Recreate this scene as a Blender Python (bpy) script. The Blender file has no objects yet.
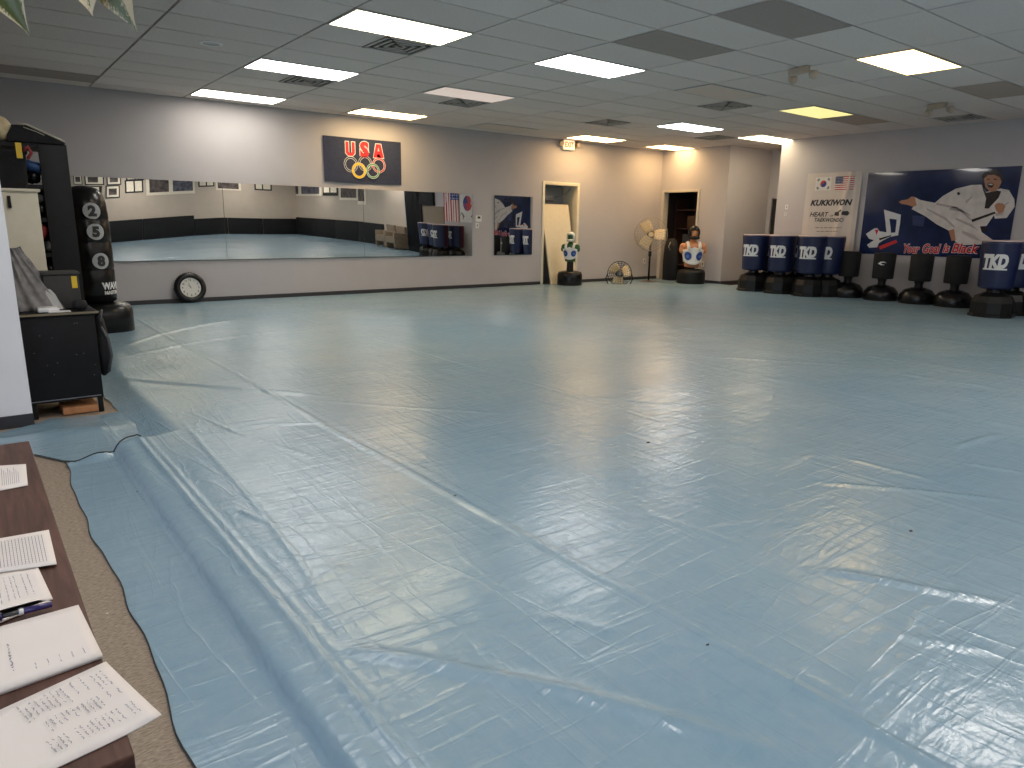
import bpy, bmesh, math, random
from mathutils import Vector, Matrix
import numpy as np
random.seed(7)
C = bpy.context.scene
# ------------------------------------------------------------------ camera, world, light, exposure
F, YAW, PIT, ROL = 702.59, 0.661576, 0.223077, 0.0148111
EYE = Vector((0, 0, 1.30))
cy, sy, cp, sp = math.cos(YAW), math.sin(YAW), math.cos(PIT), math.sin(PIT)
FW = Vector((sy*cp, cy*cp, -sp)); R0 = Vector((cy, -sy, 0)); U0 = R0.cross(FW)
RT = R0*math.cos(ROL)+U0*math.sin(ROL); UP = U0*math.cos(ROL)-R0*math.sin(ROL)
cam = bpy.data.cameras.new('camera'); cam.sensor_width = 36; cam.lens = F/1024*36; cam.clip_start = .02; cam.clip_end = 200
co = bpy.data.objects.new('camera', cam); C.collection.objects.link(co); C.camera = co
m = Matrix.Identity(4)
for i in range(3):
    m[i][0] = RT[i]; m[i][1] = UP[i]; m[i][2] = -FW[i]; m[i][3] = EYE[i]
co.matrix_world = m
W = bpy.data.worlds.new('world'); C.world = W; W.use_nodes = True
W.node_tree.nodes['Background'].inputs[0].default_value = (.55, .7, 1, 1)
W.node_tree.nodes['Background'].inputs[1].default_value = .6
C.view_settings.view_transform = 'Standard'; C.view_settings.look = 'None'; C.view_settings.gamma = 1
C.view_settings.exposure = 1.0; C.view_settings.use_curve_mapping = False
H = 3.08                      # ceiling
YB, XR, XL, YF = 11.85, 13.75, -3.6, -12.0
GX, GY = 4.149, 5.388         # ceiling grid origin
def daylight(name, loc, rot, sx, sy_, power, col):
    l = bpy.data.lights.new(name, 'AREA'); l.shape = 'RECTANGLE'; l.size = sx; l.size_y = sy_; l.energy = power; l.color = col
    o = bpy.data.objects.new(name, l); C.collection.objects.link(o); o.location = loc; o.rotation_euler = rot
daylight('window_daylight', (XL+.10, -1.3, 1.5), (0, math.radians(-90), 0), 2.2, 7.0, 50, (.72, .86, 1))
LIGHT = 9.0

def ray(x, y): return RT*((x-512)/F)-UP*((y-384)/F)+FW
def aty(x, y, Y): d = ray(x, y); return EYE+d*(Y/d.y)
def atx(x, y, X): d = ray(x, y); return EYE+d*(X/d.x)
def atz(x, y, z): d = ray(x, y); return EYE+d*((z-EYE.z)/d.z)

# ------------------------------------------------------------------ materials
MATS = {}
def mat(name, col, rough=.6, metal=0., var=.06, scale=14., emit=None, bump=0., coat=0., spec=.5):
    if name in MATS: return MATS[name]
    M = bpy.data.materials.new(name); M.use_nodes = True; nt = M.node_tree; b = nt.nodes['Principled BSDF']
    b.inputs['Base Color'].default_value = (*col, 1); b.inputs['Roughness'].default_value = rough
    b.inputs['Metallic'].default_value = metal; b.inputs['Coat Weight'].default_value = coat
    b.inputs['Specular IOR Level'].default_value = spec
    tc = nt.nodes.new('ShaderNodeTexCoord'); n = nt.nodes.new('ShaderNodeTexNoise'); n.inputs['Scale'].default_value = scale
    n.inputs['Detail'].default_value = 4
    nt.links.new(tc.outputs['Object'], n.inputs['Vector'])
    if var:
        r = nt.nodes.new('ShaderNodeValToRGB')
        r.color_ramp.elements[0].position = .3; r.color_ramp.elements[1].position = .7
        r.color_ramp.elements[0].color = (*[max(0, c*(1-var)) for c in col], 1)
        r.color_ramp.elements[1].color = (*[min(1, c*(1+var)) for c in col], 1)
        nt.links.new(n.outputs['Fac'], r.inputs['Fac']); nt.links.new(r.outputs['Color'], b.inputs['Base Color'])
    if bump:
        bp = nt.nodes.new('ShaderNodeBump'); bp.inputs['Strength'].default_value = bump; bp.inputs['Distance'].default_value = .01
        nt.links.new(n.outputs['Fac'], bp.inputs['Height']); nt.links.new(bp.outputs['Normal'], b.inputs['Normal'])
    if emit:
        b.inputs['Emission Color'].default_value = (*emit[:3], 1); b.inputs['Emission Strength'].default_value = emit[3]
    MATS[name] = M; return M
wallm = mat('wall_paint', (.46, .435, .45), .7, var=.02, scale=3, bump=.05)
wallwhite = mat('white_paint', (.88, .87, .90), .6, var=.02, scale=3)
beige = mat('beige_paint', (.54, .455, .37), .7, var=.03, scale=3)
basem = mat('rubber_base', (.035, .035, .042), .45)
cream = mat('cream_paint', (.72, .66, .52), .5, var=.03)
black = mat('black_plastic', (.006, .006, .0065), .42, var=.2, spec=.3)
vinylblk = mat('black_vinyl', (.005, .005, .006), .26, var=.2, bump=.12, scale=9, spec=.35)
blacksoft = mat('black_fabric', (.007, .007, .009), .8, var=.25, bump=.3, scale=60)
blackwood = mat('black_wood', (.005, .005, .0065), .5, var=.3, bump=.05, spec=.3)
navy = mat('navy_vinyl', (.006, .012, .055), .38, var=.12)
redv = mat('red_vinyl', (.07, .005, .008), .38, var=.12)
whitep = mat('white_print', (.62, .63, .65), .5, var=.03)
white = mat('white_plastic', (.75, .74, .72), .4, var=.03)
silver = mat('silver_print', (.42, .43, .45), .5, var=.15, scale=60)
grey = mat('grey_metal', (.25, .25, .27), .4, .6)
darkgrey = mat('dark_grey', (.06, .06, .065), .5)
chrome = mat('chrome_wire', (.5, .48, .45), .3, .9)
bladem = mat('cream_blade', (.85, .68, .42), .4, .1)
skin = mat('tan_rubber', (.52, .22, .10), .45, var=.08)
greenr = mat('green_rubber', (.03, .10, .03), .5, var=.1)
bluedot = mat('blue_print', (.02, .06, .30), .4)
redm = mat('red_print', (.55, .02, .03), .5)
yellowm = mat('yellow_print', (.75, .50, .03), .5)
greenm = mat('green_print', (.05, .30, .12), .5)
ink = mat('black_print', (.02, .02, .025), .6)
paperm = mat('paper', (.78, .72, .68), .7, var=.015)
inkm = mat('pen_ink', (.24, .24, .28), .7)
orangew = mat('pine_wood', (.45, .2, .08), .6, var=.2)
leafm = None

# ------------------------------------------------------------------ mesh builder
class MB:
    def __init__(s): s.v = []; s.f = []; s.m = []; s.mats = []; s.smooth = []
    def mi(s, M):
        if M not in s.mats: s.mats.append(M)
        return s.mats.index(M)
    def add(s, vs, fs, M, smooth=False, T=None):
        k = len(s.v); i = s.mi(M)
        for v in vs:
            v = Vector(v); s.v.append(T(v) if T else v)
        for f in fs: s.f.append([k+a for a in f]); s.m.append(i); s.smooth.append(smooth)
        return s
    def box(s, a, b, M, bev=0.):
        (x0, y0, z0), (x1, y1, z1) = [min(p, q) for p, q in zip(a, b)], [max(p, q) for p, q in zip(a, b)]
        if bev:
            bm = bmesh.new(); bmesh.ops.create_cube(bm, size=1)
            for v in bm.verts: v.co = Vector(((x0+x1)/2+v.co.x*(x1-x0), (y0+y1)/2+v.co.y*(y1-y0), (z0+z1)/2+v.co.z*(z1-z0)))
            bmesh.ops.bevel(bm, geom=list(bm.edges), offset=bev, segments=2, affect='EDGES', profile=.6)
            return s.bm(bm, M, True)
        vs = [(x, y, z) for z in (z0, z1) for y in (y0, y1) for x in (x0, x1)]
        return s.add(vs, [(0, 2, 3, 1), (4, 5, 7, 6), (0, 1, 5, 4), (2, 6, 7, 3), (0, 4, 6, 2), (1, 3, 7, 5)], M)
    def bm(s, bm, M, smooth=False, T=None):
        bm.verts.index_update()
        s.add([v.co.copy() for v in bm.verts], [[v.index for v in f.verts] for f in bm.faces], M, smooth, T); bm.free(); return s
    def lathe(s, prof, M, c=(0, 0, 0), n=32, e=2., sx=1., sy=1., cap=True, off=0., smooth=True):
        vs = []; fs = []
        for r, z in prof:
            for k in range(n):
                a = 2*math.pi*(k+off)/n; ca, sa = math.cos(a), math.sin(a)
                q = (abs(ca)**e+abs(sa)**e)**(-1/e)
                vs.append((c[0]+r*q*ca*sx, c[1]+r*q*sa*sy, c[2]+z))
        for i in range(len(prof)-1):
            for k in range(n):
                fs.append((i*n+k, i*n+(k+1) % n, (i+1)*n+(k+1) % n, (i+1)*n+k))
        s.add(vs, fs, M, smooth)
        if cap:
            m = len(prof)
            s.add(vs[:n], [list(range(n))[::-1]], M); s.add(vs[(m-1)*n:], [list(range(n))], M)
        return s
    def tube(s, pts, r, M, n=8, closed=False):
        pts = [Vector(p) for p in pts]; N = len(pts); vs = []; fs = []
        rr = r if isinstance(r, (list, tuple)) else [r]*N
        up = Vector((0, 0, 1)); prev = None
        for i, p in enumerate(pts):
            if closed: t = pts[(i+1) % N]-pts[i-1]
            else: t = pts[min(i+1, N-1)]-pts[max(i-1, 0)]
            t.normalize()
            if prev is None:
                a = t.orthogonal().normalized()
            else:
                a = (prev-t*prev.dot(t)).normalized()
            prev = a; b = t.cross(a)
            for k in range(n):
                an = 2*math.pi*k/n; vs.append(p+(a*math.cos(an)+b*math.sin(an))*rr[i])
        for i in range(N if closed else N-1):
            j = (i+1) % N
            for k in range(n): fs.append((i*n+k, i*n+(k+1) % n, j*n+(k+1) % n, j*n+k))
        if not closed: fs += [list(range(n))[::-1], [(N-1)*n+k for k in range(n)]]
        return s.add(vs, fs, M, True)
    def ball(s, c, r, M, n=16):
        r = r if isinstance(r, (tuple, list)) else (r, r, r); vs = []; fs = []
        m = n//2
        for i in range(1, m):
            t = math.pi*i/m
            for k in range(n):
                a = 2*math.pi*k/n; vs.append((c[0]+r[0]*math.sin(t)*math.cos(a), c[1]+r[1]*math.sin(t)*math.sin(a), c[2]-r[2]*math.cos(t)))
        b = len(vs); vs += [(c[0], c[1], c[2]-r[2]), (c[0], c[1], c[2]+r[2])]
        for i in range(m-2):
            for k in range(n): fs.append((i*n+k, i*n+(k+1) % n, (i+1)*n+(k+1) % n, (i+1)*n+k))
        for k in range(n): fs.append((b, (k+1) % n, k)); fs.append((b+1, (m-2)*n+k, (m-2)*n+(k+1) % n))
        return s.add(vs, fs, M, True)
    def prism(s, pts, T, M, t=.002):      # flat outline pts (u,v) with thickness t, T maps (u,v,w)
        n = len(pts); bm = bmesh.new(); vs = [bm.verts.new((p[0], p[1], 0)) for p in pts]
        bm.faces.new(vs); bmesh.ops.triangulate(bm, faces=list(bm.faces)); bm.verts.index_update()
        tri = [[v.index for v in f.verts] for f in bm.faces]; bm.free()
        A = [T(Vector((p[0], p[1], 0))) for p in pts]+[T(Vector((p[0], p[1], t))) for p in pts]
        fs = [[a+n for a in f] for f in tri]+[[a for a in f[::-1]] for f in tri]
        fs += [(i, (i+1) % n, n+(i+1) % n, n+i) for i in range(n)]
        return s.add(A, fs, M)
    def build(s, name, parent=None, local=False):
        me = bpy.data.meshes.new(name)
        if parent is None or local:
            o0 = Vector((0, 0, 0))
            if parent is None and not local:
                xs = [v.x for v in s.v]; ys = [v.y for v in s.v]; zs = [v.z for v in s.v]
                o0 = Vector(((min(xs)+max(xs))/2, (min(ys)+max(ys))/2, min(zs)))
        else:
            o0 = Vector((0, 0, 0)); q = parent
            while q: o0 += q.location; q = q.parent
        me.from_pydata([v-o0 for v in s.v], [], s.f)
        for M in s.mats: me.materials.append(M)
        me.polygons.foreach_set('material_index', s.m); me.polygons.foreach_set('use_smooth', s.smooth)
        me.update()
        bm = bmesh.new(); bm.from_mesh(me); bmesh.ops.recalc_face_normals(bm, faces=list(bm.faces)); bm.to_mesh(me); bm.free()
        o = bpy.data.objects.new(name, me); C.collection.objects.link(o)
        if parent: o.parent = parent
        elif not local: o.location = o0
        return o
def thing(name, label, cat, loc=(0, 0, 0), rz=0, group=None):
    o = bpy.data.objects.new(name, None); C.collection.objects.link(o); o.empty_display_size = .1
    o.location = loc; o.rotation_euler = (0, 0, rz); o['label'] = label; o['category'] = cat
    if group: o['group'] = group
    return o
def tag(o, label, cat, group=None, kind=None):
    o['label'] = label; o['category'] = cat
    if group: o['group'] = group
    if kind: o['kind'] = kind
    return o
def struct(o): o['kind'] = 'structure'; return o
def dup(root, loc, rz=None, label=None, group=None):
    r = root.copy(); C.collection.objects.link(r); r.location = loc
    if rz is not None: r.rotation_euler = (0, 0, rz)
    if label: r['label'] = label
    if group: r['group'] = group
    for ch in list(root.children):
        c = ch.copy(); C.collection.objects.link(c); c.parent = r
        for g in list(ch.children):
            d = g.copy(); C.collection.objects.link(d); d.parent = c
    return r
def text_geo(body, size, bold=0., shear=0., cuts=0, width=None):
    cu = bpy.data.curves.new('lettering', 'FONT'); cu.body = body; cu.size = size; cu.offset = bold; cu.shear = shear
    cu.align_x = 'CENTER'; cu.align_y = 'CENTER'; cu.resolution_u = 3
    o = bpy.data.objects.new('lettering', cu); C.collection.objects.link(o)
    dg = bpy.context.evaluated_depsgraph_get(); me = bpy.data.meshes.new_from_object(o.evaluated_get(dg))
    bm = bmesh.new(); bm.from_mesh(me)
    bmesh.ops.triangulate(bm, faces=list(bm.faces))
    if cuts: bmesh.ops.subdivide_edges(bm, edges=list(bm.edges), cuts=cuts, use_grid_fill=True); bmesh.ops.triangulate(bm, faces=list(bm.faces))
    bm.verts.index_update()
    vs = [v.co.copy() for v in bm.verts]; fs = [[v.index for v in f.verts] for f in bm.faces]
    bm.free(); bpy.data.objects.remove(o); bpy.data.meshes.remove(me); bpy.data.curves.remove(cu)
    if vs:
        x0 = min(v.x for v in vs); x1 = max(v.x for v in vs); y0 = min(v.y for v in vs); y1 = max(v.y for v in vs)
        k = (width/(x1-x0)) if width else 1
        vs = [Vector(((v.x-(x0+x1)/2)*k, v.y-(y0+y1)/2, 0)) for v in vs]
    return vs, fs
def put_text(mb, geo, T, M, u=0, v=0, w=0):
    mb.add([T(Vector((a.x+u, a.y+v, w))) for a in geo[0]], geo[1], M)
def on_plane(O, N):        # (u,v,w) -> world on a wall: u to the viewer's right, v up, w out
    O = Vector(O); N = Vector(N).normalized(); U = (-N).cross(Vector((0, 0, 1))).normalized(); V = U.cross(-N)
    V = Vector((0, 0, 1)) if abs(N.z) < 1e-6 else V
    return lambda p: O+U*p.x+V*p.y+N*p.z
def on_cyl(c, R, phi, z0, taper=0.):
    def T(p):
        r = R+taper*p.y+p.z; a = phi+p.x/R
        return Vector((c[0]+r*math.cos(a), c[1]+r*math.sin(a), z0+p.y))
    return T
def circ(cx, cy_, r, n=20, ry=None): return [(cx+r*math.cos(2*math.pi*k/n), cy_+(ry or r)*math.sin(2*math.pi*k/n)) for k in range(n)]
def ring(mb, T, cx, cy_, r0, r1, M, w, n=28):
    vs = []; fs = []
    for k in range(n):
        a = 2*math.pi*k/n
        for r in (r0, r1): vs.append(T(Vector((cx+r*math.cos(a), cy_+r*math.sin(a), w))))
    for k in range(n): j = (k+1) % n; fs.append((2*k, 2*k+1, 2*j+1, 2*j))
    mb.add(vs, fs, M)
def rot_T(o, ang, axis='Z'):
    R = Matrix.Rotation(ang, 3, axis); o = Vector(o); return lambda v: o+R@(v-o)

# ------------------------------------------------------------------ STRUCTURE
def carpet():
    M = mat('carpet', (.20, .16, .13), .95, var=0, scale=200, bump=0); nt = M.node_tree; b = nt.nodes['Principled BSDF']
    tc = nt.nodes.new('ShaderNodeTexCoord'); mp = nt.nodes.new('ShaderNodeMapping'); mp.inputs['Scale'].default_value = (60, 200, 1)
    n = nt.nodes.new('ShaderNodeTexNoise'); n.inputs['Scale'].default_value = 1.0; n.inputs['Detail'].default_value = 5
    r = nt.nodes.new('ShaderNodeValToRGB'); r.color_ramp.elements[0].position = .3; r.color_ramp.elements[1].position = .7
    r.color_ramp.elements[0].color = (.20, .155, .115, 1); r.color_ramp.elements[1].color = (.40, .32, .245, 1)
    nt.links.new(tc.outputs['Object'], mp.inputs[0]); nt.links.new(mp.outputs[0], n.inputs[0]); nt.links.new(n.outputs[0], r.inputs[0]); nt.links.new(r.outputs[0], b.inputs['Base Color'])
    bp = nt.nodes.new('ShaderNodeBump'); bp.inputs['Strength'].default_value = .5; bp.inputs['Distance'].default_value = .004
    nt.links.new(n.outputs[0], bp.inputs['Height']); nt.links.new(bp.outputs[0], b.inputs['Normal'])
    return M
mb = MB(); mb.box((XL-.2, YF-.2, -.1), (16, 13.6, 0), carpet()); struct(mb.build('floor'))

def ceiling():
    mb = MB()
    tm = mat('ceiling_tile', (.68, .605, .575), .9, var=.05, scale=40, bump=.25)
    tm2 = mat('ceiling_tile_pale', (.72, .645, .615), .9, var=.05, scale=40, bump=.25)
    gm = mat('ceiling_grid', (.33, .30, .285), .6)
    mb.box((XL-.2, YF-.2, H+.02), (16, 13.6, H+.15), gm)
    g = .011
    for c in range(-8, 11):
        for r in range(-30, 12):
            x0, x1 = GX+1.2192*c+g, GX+1.2192*(c+1)-g; y0, y1 = GY+.6096*r+g, GY+.6096*(r+1)-g
            if x1 < XL or x0 > 15.6 or y1 < YF or y0 > 12: continue
            dz = random.uniform(-.0015, .0015)
            mb.box((x0, y0, H+dz), (x1, y1, H+.022), tm if random.random() < .7 else tm2)
    return struct(mb.build('ceiling'))
ceiling()
# back (mirror) wall with doorway
DX0, DX1, DZ = 10.02, 10.98, 2.15
T_ = .15
mb = MB()
mb.box((XL-T_, YB, 0), (DX0, YB+T_, H+.02), wallm); mb.box((DX1, YB, 0), (XR+T_, YB+T_, H+.02), wallm); mb.box((DX0, YB, DZ), (DX1, YB+T_, H+.02), wallm)
struct(mb.build('wall_back'))
mb = MB()
mb.box((XL, YB-.012, 0), (DX0-.06, YB, .10), basem); mb.box((DX1+.06, YB-.012, 0), (XR, YB, .10), basem)
struct(mb.build('baseboard_back'))
# recess behind the doorway
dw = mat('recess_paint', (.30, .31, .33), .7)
mb = MB(); ry = YB+T_
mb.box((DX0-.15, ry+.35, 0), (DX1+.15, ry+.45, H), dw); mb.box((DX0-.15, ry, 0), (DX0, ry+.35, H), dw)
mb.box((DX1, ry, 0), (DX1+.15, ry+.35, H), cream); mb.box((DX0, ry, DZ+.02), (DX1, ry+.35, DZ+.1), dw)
struct(mb.build('wall_recess'))
mb = MB()
for a, b in (((DX0-.055, YB-.02, 0), (DX0+.008, YB+T_+.01, DZ+.06)), ((DX1-.008, YB-.02, 0), (DX1+.055, YB+T_+.01, DZ+.06)), ((DX0, YB-.02, DZ-.008), (DX1, YB+T_+.01, DZ+.06))): mb.box(a, b, cream, .006)
struct(mb.build('trim_1'))
d1 = MB().box((DX0+.03, ry+.30, .01), (DX1-.03, ry+.345, DZ-.02), mat('door_grey', (.24, .25, .27), .5), .004).build('door_1'); struct(d1)
mb = MB(); mb.box((DX0+.25, ry+.22, DZ-.32), (DX0+.62, ry+.30, DZ-.22), grey, .01)
mb.tube([(DX0+.60, ry+.24, DZ-.24), (DX0+.86, ry+.14, DZ-.18), (DX0+.93, ry+.05, DZ-.05)], .012, grey)
mb.build('door_closer', d1)
# right wall
CX1, CY0, CY1 = 15.35, 8.68, 9.93        # alcove
RY0, RY1 = 10.72, 11.74                  # dark doorway
mb = MB()
mb.box((XR, YF-.2, 0), (XR+T_, CY0, H+.02), wallm)
mb.box((XR, CY1, 0), (XR+T_, RY0, H+.02), wallm); mb.box((XR, RY1, 0), (XR+T_, YB+T_, H+.02), wallm); mb.box((XR, RY0, 2.12), (XR+T_, RY1, H+.02), wallm)
struct(mb.build('wall_right'))
mb = MB()
mb.box((XR+T_, CY1, 0), (CX1+.1, CY1+T_, H+.02), wallm); mb.box((XR+T_, CY0-T_, 0), (CX1+.1, CY0, H+.02), wallm)
mb.box((CX1, CY0, 2.0), (CX1+.1, CY1, H+.02), wallm); mb.box((CX1, CY1-.1, 0), (CX1+.1, CY1, 2), wallm)
mb.box((CX1+.05, CY0, 0), (CX1+.1, CY1, 2), wallm)
struct(mb.build('wall_alcove'))
struct(MB().box((CX1+.02, CY0+.03, .01), (CX1+.05, CY1-.12, 1.98), mat('door_dark', (.012, .011, .011), .5)).build('door_2'))
mb = MB(); mb.box((XR-.01, CY1+.0, 0), (XR, RY0-.04, .1), basem); mb.box((XR-.01, YF, 0), (XR, CY0, .1), basem)
mb.box((XR, CY1-.012, 0), (CX1, CY1, .1), basem); struct(mb.build('baseboard_right'))
mb = MB()
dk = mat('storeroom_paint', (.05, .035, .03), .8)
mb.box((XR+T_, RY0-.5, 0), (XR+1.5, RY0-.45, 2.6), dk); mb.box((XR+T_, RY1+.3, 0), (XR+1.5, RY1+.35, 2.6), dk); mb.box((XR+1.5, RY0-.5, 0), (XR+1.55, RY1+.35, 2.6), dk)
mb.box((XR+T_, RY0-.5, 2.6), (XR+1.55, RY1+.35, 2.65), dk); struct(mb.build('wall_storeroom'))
mb = MB(); jm = mat('jamb_paint', (.55, .51, .45), .5)
mb.box((XR-.02, RY0-.05, 0), (XR+T_+.01, RY0+.008, 2.17), jm); mb.box((XR-.02, RY1-.008, 0), (XR+T_+.01, RY1+.05, 2.17), jm); mb.box((XR-.02, RY0, 2.112), (XR+T_+.01, RY1, 2.17), jm)
struct(mb.build('trim_2'))
# front wall (seen in the mirror), left wall with shop window
mb = MB(); mb.box((XL-T_, YF-T_, 0), (XR, YF, H+.02), beige); struct(mb.build('wall_front'))
mb = MB(); mb.box((XR-.006, YF, 0), (XR, -.6, H), beige); struct(mb.build('wall_front_side'))
mb = MB()
mb.box((XL-T_, YF, 0), (XL, -5, H+.02), beige); mb.box((XL-T_, 2.4, 0), (XL, YB, H+.02), beige)
mb.box((XL-T_, -5, 0), (XL, 2.4, .35), beige); mb.box((XL-T_, -5, 2.65), (XL, 2.4, H+.02), beige); struct(mb.build('wall_left'))
al = mat('window_frame', (.3, .3, .31), .4, .7)
gl = bpy.data.materials.new('window_glass'); gl.use_nodes = True; g_ = gl.node_tree.nodes['Principled BSDF']
g_.inputs['Transmission Weight'].default_value = 1; g_.inputs['Roughness'].default_value = 0; g_.inputs['IOR'].default_value = 1.02
wr = MB()
for y in (-5, -2.6, -.1, 2.34): wr.box((XL-.09, y, .35), (XL-.03, y+.06, 2.65), al)
wr.box((XL-.09, -5, .35), (XL-.03, 2.4, .41), al); wr.box((XL-.09, -5, 2.59), (XL-.03, 2.4, 2.65), al)
w1 = struct(wr.build('window_1'))
MB().box((XL-.065, -4.94, .41), (XL-.06, 2.34, 2.59), gl).build('pane', w1)
# white partition at the left edge
PX, PY = .245, 5.30
mb = MB(); mb.box((XL, PY, 0), (PX, PY+.12, H+.01), wallwhite); struct(mb.build('wall_partition'))
struct(MB().box((XL, PY-.012, 0), (PX+.002, PY, .08), basem).build('baseboard_partition'))

# ------------------------------------------------------------------ ceiling fixtures
dimm = lambda: None
frm = mat('light_frame', (.5, .5, .5), .5)
def ceil_light(c, r, col, k, label, x1=None):
    x0, y0 = GX+1.2192*c, GY+.6096*r; X1 = x1 or x0+1.2192; y1 = y0+.6096
    t = thing('ceiling_light', label, 'ceiling light', ((x0+X1)/2, (y0+y1)/2, H-.012), group='recessed ceiling lights')
    f = MB(); w = .016
    for a, b in (((x0, y0), (X1, y0+w)), ((x0, y1-w), (X1, y1)), ((x0, y0+w), (x0+w, y1-w)), ((X1-w, y0+w), (X1, y1-w))): f.box((*a, H-.012), (*b, H-.002), frm)
    f.build('frame', t)
    nm = 'diffuser_%02d' % len(MATS)
    M = mat(nm, (.62, .52, .46), .5, var=0) if k == 0 else mat(nm, (.8, .8, .8), .5, var=0, emit=(*col, LIGHT*k))
    MB().box((x0+w, y0+w, H-.010), (X1-w, y1-w, H-.003), M).build('diffuser', t)
    return t
WH = (1, .95, .90); WM = (1, .64, .28); YE = (1, .80, .12)
ceil_light(-1, 1, (1, .84, .52), .8, 'large warm ceiling light nearest the camera, above the vent')
ceil_light(1, 1, WH, .8, 'white ceiling light in the middle, right of the large warm one')
ceil_light(-1, 5, WH, .95, 'bright white ceiling light over the left part of the mirror, second row from back wall')
ceil_light(-1, 9, (1, .93, .80), .68, 'bright ceiling light hugging the back wall at far left')
ceil_light(1, 9, (1, .70, .34), .95, 'warm ceiling light by the back wall just above the USA banner')
ceil_light(1, 5, (1, .74, .62), .026, 'unlit ceiling light panel above the mirror, faint glow painted in, beside a dark vent')  # weak emission imitates room light reflected by the unlit diffuser
ceil_light(5, 5, WH, .9, 'white ceiling light left of the far vent, third row')
ceil_light(7, 5, (1, .8, .5), .6, 'ceiling light beside the alcove at the top of the right wall', x1=13.74+.9)
ceil_light(5, 9, WM, .95, 'warm ceiling light above the exit sign')
ceil_light(7, 9, WM, .85, 'warm ceiling light in the far corner of the room', x1=13.73)
ceil_light(3, -3, (1, .66, .24), .62, 'orange-rimmed warm ceiling light at the right, nearest of that side')
ceil_light(5, 1, (1, .85, .26), .052, 'dim yellow ceiling light behind the twin-head emergency lamp')
ceil_light(3, 9, WH, 0, 'unlit ceiling light panel by the back wall right of the USA banner')
ceil_light(3, 1, (1, .8, .5), 0, 'unlit tan ceiling light panel next to the far vent')
ceil_light(-3, -3, WH, .55, 'added out-of-view ceiling light brightening the white partition and walnut table')  # extra fixture out of view, added to brighten partition, table and near floor
for c, r in ((-3, -7), (1, -7), (5, -7), (-1, -11), (3, -11), (7, -11), (1, -17), (5, -17), (-1, -23), (3, -23), (7, -23), (1, -27), (5, -27)):
    ceil_light(c, r, (1, .93, .86), 1.0, 'ceiling light over the part of the hall behind the camera', x1=13.7 if c == 7 else None)
# discoloured lay-in panels
pm = mat('dark_panel', (.34, .285, .26), .85, var=.04, scale=30)
pm2 = mat('tan_panel', (.42, .33, .28), .85, var=.04, scale=30)
def panel(c, r, M, label):
    x0, y0 = GX+1.2192*c, GY+.6096*r
    tag(MB().box((x0+.012, y0+.012, H-.004), (x0+1.2072, y0+.5976, H-.0018), M).build('ceiling_panel'), label, 'ceiling panel')
panel(1, -1, pm, 'dark grey ceiling panel right of the white middle light')
panel(1, -3, pm, 'largest dark grey ceiling panel at the top edge, next to the emergency lamp')
panel(5, -3, pm2, 'brownish ceiling panel at the right, beyond the orange-rimmed light')
panel(6, 1, pm2, 'dim brown ceiling panel above the right wall banner')
panel(-3, 9, pm, 'dark ceiling panel at the far left above the grey wall')
ventm = mat('vent_metal', (.42, .39, .37), .5); ventd = mat('vent_dark', (.02, .018, .018), .8)
def vent(c, r, label, sq=.56):
    x0, y0 = GX+1.2192*c+.03, GY+.6096*r+.02
    t = thing('ceiling_vent', label, 'vent', (x0+sq/2, y0+sq/2, H-.02), group='square ceiling vents')
    MB().box((x0, y0, H-.006), (x0+sq, y0+sq, H-.0035), ventd).build('backing', t)
    for k in range(4):
        a = k*.072; m_ = MB(); w = .030
        z0, z1 = H-.016, H-.006
        for p, q in (((x0+a, y0+a), (x0+sq-a, y0+a+w)), ((x0+a, y0+sq-a-w), (x0+sq-a, y0+sq-a)), ((x0+a, y0+a), (x0+a+w, y0+sq-a)), ((x0+sq-a-w, y0+a), (x0+sq-a, y0+sq-a))): m_.box((*p, z0), (*q, z1), ventm)
        m_.build('louvre', t)
vent(-.5, 2, 'square ceiling vent touching the large warm ceiling light')
vent(-.5, 6, 'square ceiling vent beside the left white light over the mirror')
vent(1.5, 6, 'square ceiling vent under the unlit panel above the mirror')
vent(4, 6, 'square ceiling vent above the exit sign side, halfway back')
vent(4, 2, 'square ceiling vent beside the tan unlit panel')
vent(6.5, 6, 'square ceiling vent near the alcove at the far right')
vent(7, -1, 'square ceiling vent above the kicking poster, by the emergency lamp')
p = atz(211, 43, H)
t = thing('recessed_speaker', 'small round recessed fitting in the ceiling at upper left', 'ceiling fitting', (p.x, p.y, H-.01))
m_ = MB(); m_.lathe([(.085, -.004), (.085, -.010), (.115, -.010), (.118, -.002)], white, (p.x, p.y, H), 28, cap=False); m_.build('rim', t)
MB().lathe([(.088, -.006), (.088, -.003)], grey, (p.x, p.y, H), 28).build('grille', t)
em = mat('emergency_plastic', (.45, .37, .29), .5)
def emergency(px, py, rz, label):
    p = atz(px, py, H-.05)
    t = thing('emergency_lamp', label, 'emergency lamp', (p.x, p.y, H-.03), rz)
    MB().box((-.13, -.04, -.045), (.13, .04, .028), em, .012).build('housing', t, True)
    for s in (-1, 1):
        m_ = MB(); m_.lathe([(.02, 0), (.042, .02), (.048, .07), (.042, .076)], em, (0, 0, 0), 20)
        R = Matrix.Rotation(math.radians(100), 3, 'X') @ Matrix.Rotation(s*.35, 3, 'Y')
        m_.v = [R@v+Vector((s*.14, -.02, -.06)) for v in m_.v]; m_.build('lamp_head', t, True)
emergency(799, 72, math.radians(75), 'twin-head emergency lamp on the ceiling left of the orange-rimmed light')
emergency(937, 107, math.radians(80), 'twin-head emergency lamp on the ceiling above the kicking poster')
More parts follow.
